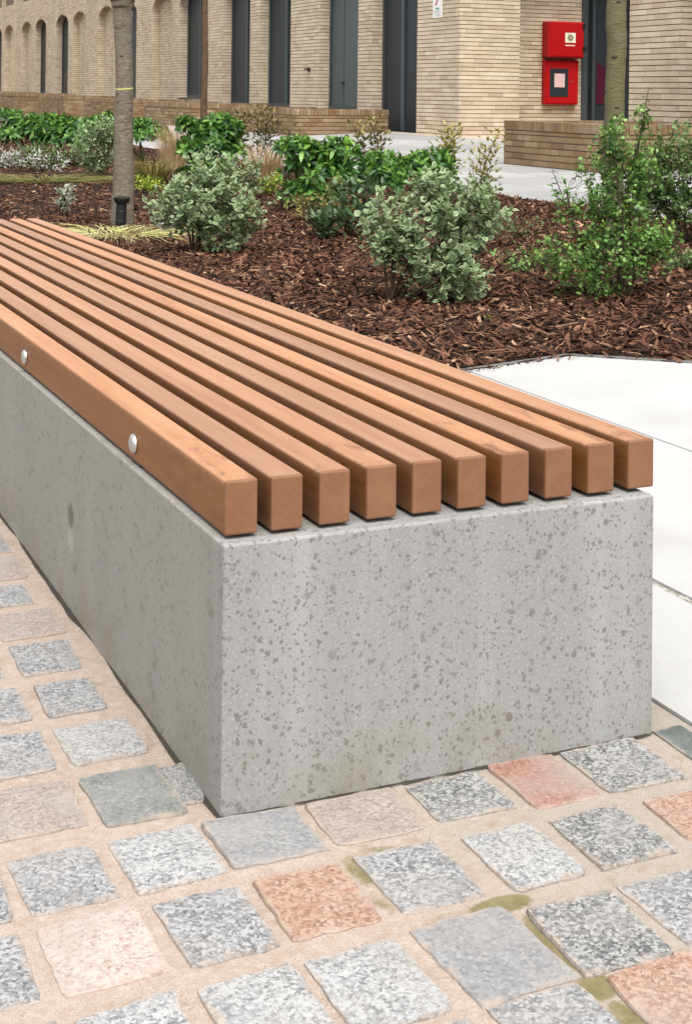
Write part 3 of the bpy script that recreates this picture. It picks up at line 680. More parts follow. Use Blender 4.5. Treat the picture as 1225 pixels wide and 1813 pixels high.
# low planter walls of brick with on-edge coping
def planter(label, x0, x1, y0, y1, zt, single, group='low brick planters along the building'):
    zb = min(gz(x0, y0), gz(x0, y1))-.1
    t = thing('brick_planter', label, 'planter wall', (x0, y0, gz(x0, y0)), group)
    zc = zt-.112; bl, bk, cp = [], [], []
    course_bricks(bl, bk, rect_iv(y0, y1), zb, zc-.004, lambda x, z, d: (x0+d, x, z), .05)                       # long side
    course_bricks(bl, bk, rect_iv(x0+.003, x1), zb, zc-.004, lambda x, z, d: (x, y0+d, z), .05, half0=1)              # near end
    course_bricks(bl, bk, rect_iv(x0+.003, x1), zb, zc-.004, lambda x, z, d: (x, y1-d, z), .05, half0=1)              # far end
    def cop(a, b): cp.append([(a[0], a[1], zc), (b[0], a[1], zc), (b[0], a[1], zt), (a[0], a[1], zt), (a[0], b[1], zc), (b[0], b[1], zc), (b[0], b[1], zt), (a[0], b[1], zt)])
    y = y0+.22
    while y < y1-.22: cop((x0-.004+random.gauss(0, .0015), y+.004), (x0+.213, y+.070)); y += .0745
    for ye in (y0, y1-.213):
        x = x0-.002
        while x < x1-.03: cop((x+.004, ye-.003+random.gauss(0, .0015)), (x+.070, ye+.213)); x += .0745
    CF = [[0, 1, 2, 3], [4, 7, 6, 5], [0, 4, 5, 1], [1, 5, 6, 2], [2, 6, 7, 3], [3, 7, 4, 0]]
    if single:
        for nm, l, F in (('brick', bl, BRF.tolist()), ('coping_brick', cp, CF)):
            n = 0; rest = []
            for h in l:
                h = np.array(h); c = h.mean(0); u, v_, fw = visible_uv(c)
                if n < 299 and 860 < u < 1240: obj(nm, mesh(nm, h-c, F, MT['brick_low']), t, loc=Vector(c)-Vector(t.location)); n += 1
                else: rest.append(h)
            if rest: v, f = bricks_mesh(rest); obj('brickwork', mesh('brickwork', v, f, MT['brick_low']), t, 'stuff', world=True)
    else:
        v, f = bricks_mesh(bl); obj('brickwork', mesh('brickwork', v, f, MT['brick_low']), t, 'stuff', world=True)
        a = np.array(cp).reshape(-1, 3); f = (np.array(CF)[None]+np.arange(len(cp))[:, None, None]*8).reshape(-1, 4)
        obj('coping', mesh('coping', a, f, MT['brick_low']), t, 'stuff', world=True)
    k = MB(); v, f = quads_mesh(bk); k.add(v, f.tolist()); k.box((x0+.02, y0+.02, zb), (x0+.2, y1-.02, zt-.012)).box((x0+.2, y0+.021, zb), (x1, y0+.2, zt-.0125)).box((x0+.2, y1-.2, zb), (x1, y1-.021, zt-.0125))
    k.build('mortar', MT['joint'], t, world=True)
    MB().box((x0+.201, y0+.201, zb), (x1, y1-.201, zt-.16)).build('soil', MT['soil'], t, world=True)
XP = XF-1.95
names = ['low brick planter in front of the grey door panels, nearest of the row', 'low brick planter behind the thin brown trunk', 'low brick planter half hidden behind the thick left tree trunk', 'low brick planter left of the thick tree trunk', 'low brick planter second from the far end of the wall', 'low brick planter farthest along the arched wall']
for k in range(6):
    y0 = YQ+2.84+6.43*k; planter(names[k], XP, XF-.06 if k else XF-.03, y0, y0+3.9, .68+.007*(2.84+6.43*k), False)
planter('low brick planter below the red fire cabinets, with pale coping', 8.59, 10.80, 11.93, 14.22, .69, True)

# red cabinets and the sign
yb = 21.899
c1 = thing('fire_cabinet', 'upper red cabinet with a cream star sticker and rounded edges', 'fire cabinet', (13.78, yb, 1.72), 'red fire cabinets')
obj('body', bevel_box('body', (0, -.24, 0), (.79, 0, .68), MT['red'], .03, 3), c1)
MB().box((.03, -.252, .035), (.735, -.241, .645)).build('door', MT['red'], c1)
st = MB().box((.36, -.257, .285), (.585, -.2525, .47)).build('sticker', MT['cream_print'], c1)
star = MB(); pts = []
for i in range(16):
    a = math.pi*2*i/16; r_ = .078 if i % 2 == 0 else .050; pts.append((.4725+r_*math.cos(a), .378+r_*math.sin(a)))
star.add([(x, yy, z) for yy in (-.2605, -.2575) for x, z in pts], [list(range(16)), [16+i for i in range(16)][::-1]]+[[i, 16+i, 16+(i+1) % 16, (i+1) % 16] for i in range(16)]); star.build('star', MT['green_print'], st)
MB().add([(.4725+.026*math.cos(a), yy, .378+.026*math.sin(a)) for yy in (-.2635, -.261) for a in np.linspace(0, 2*math.pi, 12, endpoint=False)], [list(range(12)), list(range(12, 24))[::-1]]+[[i, 12+i, 12+(i+1) % 12, (i+1) % 12] for i in range(12)]).build('star_centre', m_plain('pale_red_print', (.55, .28, .22), .5), st)
MB().box((.36, -.2555, .225), (.57, -.2525, .243)).build('strip', MT['cream_print'], c1)
MB().box((.735, -.27, .56), (.80, -.20, .645)).box((.75, -.27, .13), (.83, -.20, .21)).build('hinge', MT['black'], c1)
c2 = thing('fire_cabinet', 'lower red cabinet with a dark glass panel and small lock', 'fire cabinet', (13.79, yb, .84), 'red fire cabinets')
obj('body', bevel_box('body', (0, -.12, 0), (.73, 0, .84), MT['red'], .012, 2), c2)
MB().box((.03, -.132, .03), (.70, -.121, .81)).build('door', MT['red'], c2)
gp = MB().box((.10, -.138, .15), (.50, -.1325, .68)).build('glass_panel', MT['pane'], c2)
pp = MB().box((.195, -.142, .33), (.42, -.1385, .585)).build('notice', MT['pink_print'], gp)
mb = MB()
for i, (a, b) in enumerate(((.0, 1.), (.05, .7), (.3, 1.), (0, .55), (.45, .95), (.0, 1.), (.1, .8))):
    z = .56-.031*i; mb.box((.205+.20*a, -.1435, z-.010), (.205+.20*b, -.1422, z+.010))
mb.box((.30, -.1437, .47), (.40, -.1424, .56)); mb.build('notice_print', MT['redprint'], c2)
MB().lathe([(.022, 0), (.022, .012), (.012, .016)], 14).build('lock', MT['steel'], c2).location = (.575, -.132, .43)
c2.children[-1].rotation_euler = (math.pi/2, 0, 0)
sg = thing('wall_sign', 'small white notice sign with red symbol on the buff brick wall', 'sign', (XF, 21.93, 2.40))
MB().box((-.012, -.18, 0), (-.003, .18, .66)).build('panel', MT['white_print'], sg)
mb = MB().add([(-.0145, .10, .235), (-.0145, .05, .225), (-.0145, -.06, .36), (-.0145, -.02, .37)], [[0, 1, 2, 3]]); mb.build('symbol', MT['redprint'], sg)
mb = MB().box((-.0142, -.07, .150), (-.0124, .07, .185)); mb.build('symbol', m_plain('green_print', (.10, .33, .22), .5), sg)
mb = MB()
for z in (.118, .090, .055, .03): mb.box((-.0142, -.13, z), (-.0124, .13-.05*(z < .08), z+.010))
mb.build('print', MT['greyprint'], sg)

KNB = m_plain('rusty_brown', (0.10, 0.055, 0.03), 0.8)
wf = thing('wall_fitting', 'small dark fitting fixed to the brick pier between the dark windows', 'wall fitting', (XF, 28.04, 1.51))
MB().box((-.05, -.045, -.03), (-.001, .045, .05)).build('bracket', MT['black'], wf); MB().box((-.11, -.03, .0), (-.051, .05, .04)).build('head', KNB, wf)
# ------------------------------------------------------------------ bark mulch
def cone_pts(n, x0, x1, y0, y1, mar, r):
    x = r.uniform(x0, x1, n); y = r.uniform(y0, y1, n); ok = in_poly(x, y, BED)
    p = np.stack([x, y, ground(x, y)], -1); u, v_, fw = visible_uv(p); ok &= (fw > .5) & (u > -mar) & (u < 1225+mar) & (v_ < 900)
    return p[ok]
def chip_mesh(name, p, lmin, lmax, wmin, wmax, r, lift=0.014, tilt=0.28):
    n = len(p); Ln = r.uniform(lmin, lmax, n)*r.choice([.7, 1., 1.4], n, p=[.45, .4, .15]); Wd = r.uniform(wmin, wmax, n); Tk = r.uniform(.0018, .0045, n)
    yaw = r.uniform(0, math.pi, n); pit = r.normal(0, tilt, n); rol = r.normal(0, tilt, n)
    t = np.array([[-.5, -.35, -.5], [.5, -.22, -.5], [.42, .38, -.5], [-.45, .30, -.5], [-.5, -.35, .5], [.5, -.22, .5], [.42, .38, .5], [-.45, .30, .5]])
    q = np.repeat(t[None], n, 0)*np.stack([Ln, Wd, Tk], -1)[:, None, :]
    q[:, :, :2] += r.normal(0, .12, (n, 8, 2))*np.stack([Ln*.5, Wd], -1)[:, None, :]*.6
    q[:, :, 2] += (np.abs(t[None, :, 0])*r.normal(0, .10, n)[:, None])*Ln[:, None]*.5
    cp, sp = np.cos(pit)[:, None], np.sin(pit)[:, None]; x, z = q[..., 0]*cp-q[..., 2]*sp, q[..., 0]*sp+q[..., 2]*cp; q[..., 0], q[..., 2] = x, z
    cr, sr = np.cos(rol)[:, None], np.sin(rol)[:, None]; y, z = q[..., 1]*cr-q[..., 2]*sr, q[..., 1]*sr+q[..., 2]*cr; q[..., 1], q[..., 2] = y, z
    cy, sy = np.cos(yaw)[:, None], np.sin(yaw)[:, None]; x, y = q[..., 0]*cy-q[..., 1]*sy, q[..., 0]*sy+q[..., 1]*cy; q[..., 0], q[..., 1] = x, y
    q += (p+np.stack([0*yaw, 0*yaw, bump_h(p[:, 0], p[:, 1])+r.uniform(.002, lift, n)], -1))[:, None, :]
    f = (QB[None]+np.arange(n)[:, None, None]*8).reshape(-1, 4)
    return mesh(name, q.reshape(-1, 3), f, MT['chips'])
r = np.random.default_rng(21)
P = np.vstack([cone_pts(40000, .75, 5.95, 0, 5.5, 140, r), cone_pts(36000, .75, 5.95, 5.5, 10, 140, r)])
obj('bark_mulch', chip_mesh('bark_mulch', P, .030, .095, .008, .025, r, .028, .38), None, 'stuff')
P = cone_pts(42000, .75, 5.95, 10, 30, 140, r); obj('bark_mulch', chip_mesh('bark_mulch', P, .03, .075, .012, .028, r), None, 'stuff')
P = cone_pts(2600, .75, 5.95, 0, 11, 60, r); obj('bark_shreds', chip_mesh('bark_shreds', P, .07, .16, .004, .009, r, .034, .16), None, 'stuff')
# a few spilled flakes on the slab edge
m = 70; t = r.uniform(0, 1, m); a = np.array([1.5, 2.74]); b = np.array([2.44, 2.96]); P = a+(b-a)*t[:, None]; P[:, 1] -= np.abs(r.normal(0, .03, m)); P = np.column_stack([P, ground(P[:, 0], P[:, 1])+.0])
obj('bark_flakes', chip_mesh('bark_flakes', P, .01, .028, .004, .009, r, .012, .1), None, 'stuff')

# ------------------------------------------------------------------ vegetation
def L(l, d, z=0.0): return np.array([RIGHT.x*l+FWD.x*d, RIGHT.y*l+FWD.y*d, z])   # sideways / away / up, seen from the path
TPL_V = np.array([[0, 0, 0], [.32, -.42, .03], [.30, 0, -.05], [.32, .42, .03], [.70, -.38, .02], [.68, 0, -.06], [.70, .38, .02], [1, 0, -.02]])
TPL_F = np.array([[0, 1, 2], [0, 2, 3], [1, 4, 5], [1, 5, 2], [2, 5, 6], [2, 6, 3], [4, 7, 5], [5, 7, 6]])
TPL_E = np.array([.35, 1, 0, 1, 1, .05, 1, .95])
def tpl(wid=.6, curl=.1, wave=0.0, seed=0):
    v = TPL_V.copy(); v[:, 1] *= wid; v[:, 2] *= 1; v[:, 2] -= curl*v[:, 0]**2
    if wave: v[:, 2] += np.random.default_rng(seed).normal(0, wave, 8)*(TPL_E > .5)
    return v
def basis(d, up):
    d = d/np.linalg.norm(d, axis=1, keepdims=True); s = np.cross(up, d); s /= np.maximum(np.linalg.norm(s, axis=1, keepdims=True), 1e-6); u = np.cross(d, s)
    return np.stack([d, s, u], 2)        # columns: along, side, up
class Foliage:
    def __init__(s): s.p = []; s.d = []; s.u = []; s.l = []; s.sh = []
    def add(s, p, d, u, l, sh=0.0): s.p.append(p); s.d.append(d); s.u.append(u); s.l.append(l); s.sh.append(sh)
    def arr(s): return np.array(s.p), np.array(s.d), np.array(s.u), np.array(s.l), np.array(s.sh)
    def build(s, parent, m, wid, curl, wave=.04, single=0, base=(0, 0, 0)):
        p, d, u, l, sh = s.arr(); Bm = basis(d, u); n = len(p)
        order = np.argsort(np.linalg.norm(p-np.array(CAM), axis=1)); one = order[:single]; rest = order[single:]
        tv = [tpl(wid*k, curl*c, wave, i) for i, (k, c) in enumerate(((1, 1), (.9, 1.6), (1.1, .5), (1., 2.2)))]
        if single:
            mes = []
            for t in tv:
                for yv in (0.0, 0.7, 1.0):
                    me = mesh('leaf', t, TPL_F.tolist(), m, True); fattr(me, 'edge', TPL_E); fattr(me, 'shoot', [yv]*8); mes.append(me)
            rl = root_loc(parent)
            for i in one:
                o = link(bpy.data.objects.new('leaf', mes[(i % 4)*3+(0 if sh[i] < .5 else (1 if sh[i] < .8 else 2))])); o.parent = parent
                Mx = Matrix(Bm[i].tolist()).to_4x4() @ Matrix.Diagonal((l[i], l[i], l[i], 1)); Mx.translation = Vector(p[i])-rl; o.matrix_basis = Mx
        if len(rest):
            which = rest % 4; T = np.stack(tv)[which]*l[rest][:, None, None]
            V = np.einsum('nij,nkj->nki', Bm[rest], T)+p[rest][:, None, :]
            F = (TPL_F[None]+np.arange(len(rest))[:, None, None]*8).reshape(-1, 3)
            me = mesh('foliage', V.reshape(-1, 3), F, m, True); fattr(me, 'edge', np.tile(TPL_E, len(rest))); fattr(me, 'shoot', np.repeat(sh[rest], 8))
            obj('foliage', me, parent, 'stuff', world=True)
def unit_v(r, n): q = r.normal(0, 1, (n, 3)); return q/np.linalg.norm(q, axis=1, keepdims=True)
def curve(a, b, r, sag=.06, n=5):
    a, b = np.array(a), np.array(b); k = r.normal(0, sag, 3)*np.linalg.norm(b-a); return [a+(b-a)*t+k*math.sin(math.pi*t) for t in np.linspace(0, 1, n)]
def shrub(name, label, cat, base, blobs, ntw, leaf, ll, wid, m, seed, group=None, single=0, curl=.15, twig=.13, nl=8, stemm='stem', young=0.0, stems=5, upness=.55, foot=(0, 0), pal=False):
    """blobs: (sideways, away, height, rx, ry, rz, weight) about the base"""
    r = np.random.default_rng(seed); bx, by = base; bz = gz(bx, by)+.0
    t = thing(name, label, cat, (bx, by, bz), group); B0 = np.array([bx, by, bz]); F0 = Foliage(); sb = MB()
    W = np.array([b[6] for b in blobs], float); W /= W.sum(); root = B0+L(foot[0], foot[1], -.02)
    cents = [B0+L(b[0], b[1], b[2]) for b in blobs]
    mains = []
    for i in range(stems):
        b = blobs[i % len(blobs)]; tip = cents[i % len(blobs)]+r.normal(0, .35, 3)*np.array([b[3], b[4], b[5]])*.7; tip[2] = max(tip[2], bz+.06)
        c = curve(root+np.array([*r.normal(0, .018, 2), 0]), tip, r, .07, 6); mains.append(np.array(c)); sb.tube(c, list(np.linspace(.008, .0028, 6)), 6)
    allm = np.vstack([c[2:] for c in mains])
    for _ in range(ntw):
        bi = r.choice(len(blobs), p=W); b = blobs[bi]; dv = unit_v(r, 1)[0]; rad = r.uniform(0.10, 1)**.42*(r.uniform(1.1, 1.4) if r.random() < .13 else 1.0)
        off = np.array(dv)*rad
        tip = cents[bi]+L(off[0]*b[3], off[1]*b[4], off[2]*b[5])
        if tip[2] < bz+.03: tip[2] = bz+.03+r.uniform(0, .04)
        out_d = tip-(cents[bi]-np.array([0, 0, b[5]*.6])); out_d /= np.linalg.norm(out_d)+1e-6
        td = out_d*(1-upness)+np.array([0, 0, 1])*upness*r.uniform(.2, 1.)+r.normal(0, .25, 3); td /= np.linalg.norm(td)
        tw = twig*r.uniform(.6, 1.25); st_ = tip-td*tw
        j = np.argmin(np.linalg.norm(allm-st_, axis=1)); 
        if r.random() < .55: sb.tube(curve(allm[j], st_, r, .05, 3), [.0022, .0016, .0014], 3, False)
        sb.tube([st_, st_+td*tw*.5+r.normal(0, .004, 3), tip], [.0016, .0012, .0007], 3, False)
        ph = r.uniform(0, 6.28); sy = 1.0 if r.random() < young else 0.0
        for k in range(nl):
            f_ = (k+.6)/nl; pp = st_+td*tw*f_; a = ph+k*2.4
            e1 = np.cross(td, [0.3, .2, 1.]); e1 /= np.linalg.norm(e1); e2 = np.cross(td, e1)
            rd = e1*math.cos(a)+e2*math.sin(a)
            ld = rd*(1.0-.55*f_)+td*(.35+.55*f_)+r.normal(0, .18, 3)+np.array([0, 0, -.10])
            up = np.array([0, 0, 1.])*.8+td*.5+r.normal(0, .38, 3)
            s_ = ll*r.uniform(.7, 1.2)*(1.05-.25*f_)
            F0.add(pp, ld, up, s_, sy*f_)
    sb.build('stem', MT[stemm], t, world=True, smooth=True)
    F0.build(t, m, wid, curl, .05, single)
    return t
def palm_shrub(name, label, cat, base, blobs, nw, ll, m, seed, group=None, single=0, wid=.42, stemm='greenstem', stems=6, topy=.5):
    """glossy shrub whose leaves stand in whorls of leaflets"""
    r = np.random.default_rng(seed); bx, by = base; bz = gz(bx, by); t = thing(name, label, cat, (bx, by, bz), group); B0 = np.array([bx, by, bz]); F0 = Foliage(); sb = MB()
    W = np.array([b[6] for b in blobs], float); W /= W.sum(); cents = [B0+L(b[0], b[1], b[2]) for b in blobs]
    zmax = max(b[2]+b[5] for b in blobs)
    for i in range(stems):
        sb.tube(curve(B0+np.array([*r.normal(0, .03, 2), -.02]), cents[i % len(blobs)]+r.normal(0, .06, 3), r, .08, 5), list(np.linspace(.010, .004, 5)), 5)
    for _ in range(nw):
        bi = r.choice(len(blobs), p=W); b = blobs[bi]; dv = unit_v(r, 1)[0]; dv[2] = abs(dv[2])*1.0-.35; rad = r.uniform(.1, 1)**.4
        c = cents[bi]+L(dv[0]*rad*b[3], dv[1]*rad*b[4], dv[2]*rad*b[5]); c[2] = max(c[2], bz+.05)
        ax = L(dv[0], dv[1], dv[2]+.9); ax /= np.linalg.norm(ax); ax = ax+r.normal(0, .28, 3); ax /= np.linalg.norm(ax)
        sb.tube([c-ax*.10, c], [.002, .0015], 3, False)
        h = (c[2]-bz)/zmax; sy = float(np.clip((h-.55)*1.6+r.normal(0, .3), 0, 1)) if r.random() < topy else 0.0
        e1 = np.cross(ax, [.1, .9, .3]); e1 /= np.linalg.norm(e1); e2 = np.cross(ax, e1); n5 = r.integers(5, 8)
        for ring, (el, sc_) in enumerate(((.05, 1.), (.6, .62))):
            for k in range(n5):
                a = 6.283*k/n5+r.uniform(-.2, .2)+ring*.5; rd = e1*math.cos(a)+e2*math.sin(a)
                F0.add(c-ax*.012*(1-ring), rd*(1-el)+ax*(el+.18)+r.normal(0, .12, 3), ax+r.normal(0, .2, 3), ll*sc_*r.uniform(.75, 1.15), sy)
    sb.build('stem', MT[stemm], t, world=True, smooth=True); F0.build(t, m, wid, .22, .03, single); return t
def upright(name, label, base, stems, m, ll, seed, group=None, single=0):
    """stems: (foot sideways, top sideways, height, bare fraction)"""
    r = np.random.default_rng(seed); bx, by = base; bz = gz(bx, by); t = thing(name, label, 'plant', (bx, by, bz), group); B0 = np.array([bx, by, bz]); F0 = Foliage(); sb = MB()
    for (a, b, h, bare) in stems:
        c = curve(B0+L(a, r.normal(0, .03), -.02), B0+L(b, r.normal(0, .05), h), r, .06, 7); sb.tube(c, list(np.linspace(.007, .0025, 7)), 5); c = np.array(c)
        n = int(h*(1-bare)/.0075)
        for k in range(n):
            f_ = bare+(1-bare)*(k+.5)/n; i = min(int(f_*6), 5); p_ = c[i]+(c[i+1]-c[i])*(f_*6-i); an = k*2.4+r.uniform(-.3, .3)
            br = r.uniform(.0, .03) if k % 2 else r.uniform(.02, .11)
            rd = np.array([math.cos(an), math.sin(an), 0]); q = p_+rd*br+np.array([0, 0, br*.6])
            for _ in range(3): F0.add(q, rd*(1-.4*f_)+np.array([0, 0, .35+.5*f_])+r.normal(0, .2, 3), np.array([0, 0, 1.])-rd*.3+r.normal(0, .25, 3), ll*r.uniform(.65, 1.15), float(f_ > .7)*r.random())
    sb.build('stem', MT['stem'], t, world=True, smooth=True); F0.build(t, m, .30, .22, .03, single); return t
def grass(name, label, cat, base, n, h, spread, m, seed, lean=.25, droop=.5, wdt=.004, group=None, sx=1.0, dirn=None):
    r = np.random.default_rng(seed); bx, by = base; bz = gz(bx, by)
    S = 6; V = np.zeros((n, S, 2, 3)); a = r.uniform(0, 6.283, n); rr_ = spread*.35*np.sqrt(r.uniform(0, 1, n))
    foot = np.stack([bx+rr_*np.cos(a)*RIGHT.x*sx+rr_*np.sin(a)*FWD.x, by+rr_*np.cos(a)*RIGHT.y*sx+rr_*np.sin(a)*FWD.y, np.full(n, bz-.01)], -1)
    az = a+r.normal(0, .6, n); hd = np.stack([np.cos(az)*RIGHT.x*sx+np.sin(az)*FWD.x, np.cos(az)*RIGHT.y*sx+np.sin(az)*FWD.y, np.zeros(n)], -1)
    Lh = h*r.uniform(.55, 1.1, n); ln = spread*r.uniform(.2, 1, n)*lean*2
    wv = np.stack([-hd[:, 1], hd[:, 0], np.zeros(n)], -1)+r.normal(0, .3, (n, 3))
    for i in range(S):
        t = i/(S-1); c = foot+hd*(ln*t**1.6)[:, None]; c[:, 2] += Lh*(t-droop*t**2.6); wd = wdt*(1-t*.85)
        V[:, i, 0] = c-wv*wd; V[:, i, 1] = c+wv*wd
    q = np.array([[2*i, 2*i+1, 2*i+3, 2*i+2] for i in range(S-1)]); F = (q[None]+np.arange(n)[:, None, None]*2*S).reshape(-1, 4)
    t = thing(name, label, cat, (bx, by, bz), group); obj('blades', mesh('blades', V.reshape(-1, 3), F, m, True), t, 'stuff', world=True); return t

LM = dict(
    pitto=m_leaf('variegated_leaf', [(0.085, 0.15, 0.060), (0.14, 0.21, 0.09), (0.21, 0.28, 0.13)], (0.42, 0.485, 0.28), (.35, 1.15), .45, .2),
    myrtle=m_leaf('small_green_leaf', [(0.050, 0.125, 0.028), (0.105, 0.225, 0.044), (0.155, 0.29, 0.07), (0.24, 0.39, 0.11)], None, rough=.38, young=(0.22, 0.35, 0.065), trans=.25),
    dull=m_leaf('dark_green_leaf', [(0.05, 0.105, 0.034), (0.12, 0.205, 0.065), (0.20, 0.30, 0.10)], None, rough=.36, trans=.25),
    chois=m_leaf('glossy_green_leaf', [(0.014, 0.050, 0.014), (0.045, 0.125, 0.028), (0.105, 0.235, 0.042), (0.20, 0.36, 0.06)], None, rough=.42, young=(0.25, 0.50, 0.03), trans=.28),
    bronze=m_leaf('bronze_leaf', [(0.055, 0.055, 0.018), (0.11, 0.10, 0.032), (0.19, 0.165, 0.06), (0.12, 0.07, 0.028)], None, rough=.4, young=(0.42, 0.36, 0.11)),
    gold=m_leaf('gold_edged_leaf', [(0.10, 0.12, 0.024), (0.20, 0.20, 0.045)], (0.46, 0.41, 0.14), (.3, .9), .4, young=(0.48, 0.42, 0.09)),
    silver=m_leaf('silver_white_leaf', [(0.34, 0.35, 0.32), (0.52, 0.52, 0.49)], (0.66, 0.65, 0.62), rough=.6),
    lime=m_leaf('lime_leaf', [(0.22, 0.32, 0.02), (0.38, 0.47, 0.04)], None), dark=m_leaf('dark_broad_leaf', [(0.024, 0.045, 0.028), (0.065, 0.09, 0.055)], None, rough=.3),
    redleaf=m_leaf('red_green_leaf', [(0.06, 0.11, 0.035), (0.11, 0.15, 0.05), (0.19, 0.04, 0.028)], None),
    tan=m_leaf('dry_grass', [(0.36, 0.23, 0.12), (0.48, 0.33, 0.18), (0.56, 0.42, 0.25)], None, rough=.7, trans=.2),
    bgrass=m_leaf('bronze_green_grass', [(0.14, 0.14, 0.03), (0.23, 0.20, 0.055), (0.27, 0.20, 0.08)], None, rough=.6), sedge=m_leaf('striped_sedge', [(0.34, 0.34, 0.08), (0.52, 0.48, 0.20), (0.62, 0.58, 0.34)], None, rough=.5),
    olive=m_leaf('olive_grass', [(0.11, 0.12, 0.024), (0.20, 0.185, 0.055)], None, rough=.6),
)
# variegated shrubs
shrub('variegated_shrub', 'round cream-edged grey-green shrub in the middle of the bark bed', 'shrub', (2.62, 4.50),
      [(-.02, .05, .35, .30, .26, .24, 5), (.20, .10, .46, .20, .20, .18, 2), (-.22, .05, .38, .15, .16, .20, 1.6), (.12, -.08, .17, .19, .16, .15, 2.2), (.02, .10, .58, .16, .15, .09, 1)], 430, None, .042, .86, LM['pitto'], 1, 'variegated shrubs', single=300, foot=(-.2, .0), twig=.11, nl=8, stems=9)
shrub('variegated_shrub', 'dome-shaped pale variegated shrub right behind the bench slats', 'shrub', (2.22, 6.95),
      [(.06, 0, .34, .35, .28, .20, 5), (.10, .05, .55, .18, .18, .16, 1.6), (-.15, 0, .34, .20, .2, .17, 1.5), (.25, 0, .25, .19, .18, .15, 1.6), (.13, -.05, .12, .17, .14, .10, .8)], 430, None, .042, .86, LM['pitto'], 2, 'variegated shrubs', single=300, twig=.11, nl=8, stems=9)
shrub('variegated_shrub', 'small pale variegated shrub directly left of the thick trunk', 'shrub', (3.62, 15.0), [(-.05, 0, .36, .30, .26, .30, 3), (.12, 0, .55, .22, .2, .2, 1)], 280, None, .045, .70, LM['pitto'], 3, 'variegated shrubs', nl=8)
shrub('variegated_shrub', 'tiny white-edged shrub by the far end of the bench', 'shrub', (2.05, 9.9), [(0, 0, .16, .08, .08, .10, 2), (-.01, 0, .25, .10, .08, .035, 1)], 34, None, .034, .72, m_leaf('white_edged_leaf', [(0.12, 0.18, 0.10), (0.2, 0.25, 0.17)], (0.6, 0.6, 0.5), (.25, .8)), 4, 'variegated shrubs', twig=.07, nl=6)
shrub('variegated_shrub', 'loose variegated shoot beside the yellow-green plants', 'shrub', (4.10, 11.0), [(-.05, 0, .22, .17, .14, .2, 2)], 50, None, .042, .6, LM['pitto'], 5, 'variegated shrubs', nl=7)
shrub('variegated_shrub', 'white-flecked low sprig at the foot of the dome-shaped shrub', 'shrub', (2.45, 8.35), [(-.03, 0, .10, .09, .08, .06, 2)], 16, None, .035, .72, LM['silver'], 6, 'variegated shrubs', twig=.06, nl=5)
# green small-leaved shrubs on the right
shrub('green_shrub', 'bright green small-leaved shrub with a slim bare foot at the bed\'s right', 'shrub', (3.50, 4.18),
      [(.02, .05, .30, .24, .22, .17, 3.2), (-.22, .02, .22, .20, .17, .13, 1.6), (.17, .02, .30, .14, .14, .10, 1.4), (-.02, .1, .56, .20, .17, .22, 3.0), (-.02, .1, .80, .10, .10, .12, .8), (.10, .1, .66, .12, .12, .15, .9), (-.10, -.02, .08, .12, .10, .07, .5), (-.25, .05, .50, .08, .08, .12, .35), (.12, .1, .93, .04, .05, .10, .20)], 540, None, .030, .80, LM['myrtle'], 8, 'green shrubs', single=300, twig=.12, nl=9, young=.30, stems=10, upness=.7)
shrub('green_shrub', 'taller sparse dark green shrub cut off by the frame edge', 'shrub', (5.05, 5.75),
      [(.0, 0, .50, .26, .22, .30, 3), (-.18, 0, .55, .14, .14, .22, 1.2), (.20, 0, .62, .2, .2, .25, 1.5), (-.2, 0, .38, .18, .14, .10, 1), (0, 0, .28, .32, .2, .09, 1.2)], 560, None, .034, .72, LM['dull'], 9, 'green shrubs', twig=.14, nl=9, stems=9, upness=.7)
# whips that rise above the right-hand shrub
def whip(label, base, top, n, ll, m, seed):
    r = np.random.default_rng(seed); b = np.array([*base]); t = thing('tall_shoot', label, 'plant', tuple(b), 'bare leafy shoots'); c = np.array(curve(b, np.array(top), r, .03, 10)); F0 = Foliage()
    MB().tube(c, list(np.linspace(.005, .0016, 10)), 5).build('stem', MT['stem'], t, world=True, smooth=True)
    for k in range(n):
        f_ = .45+.55*k/n; i = min(int(f_*9), 8); p_ = c[i]+(c[i+1]-c[i])*(f_*9-i); sgn = 1 if k % 2 else -1
        F0.add(p_, L(sgn, r.normal(0, .5), .35+r.normal(0, .15)), np.array([0, 0, 1.])+r.normal(0, .2, 3), ll*r.uniform(.8, 1.2)*(1.1-.5*(f_-.45)))
    F0.build(t, m, .5, .55, .02, len(F0.p)); return t
bs = np.array([3.52, 4.22, gz(3.5, 4.2)+.35])
whip('tall leafy shoot rising in front of the pale brick wing', bs+L(.06, .05), bs+L(.145, .05, .70), 26, .030, LM['dull'], 31)
whip('short leafy shoot leaning left over the grey paving', bs+L(-.2, 0, -.1), bs+L(-.345, 0, .29), 16, .030, LM['dark'], 32)
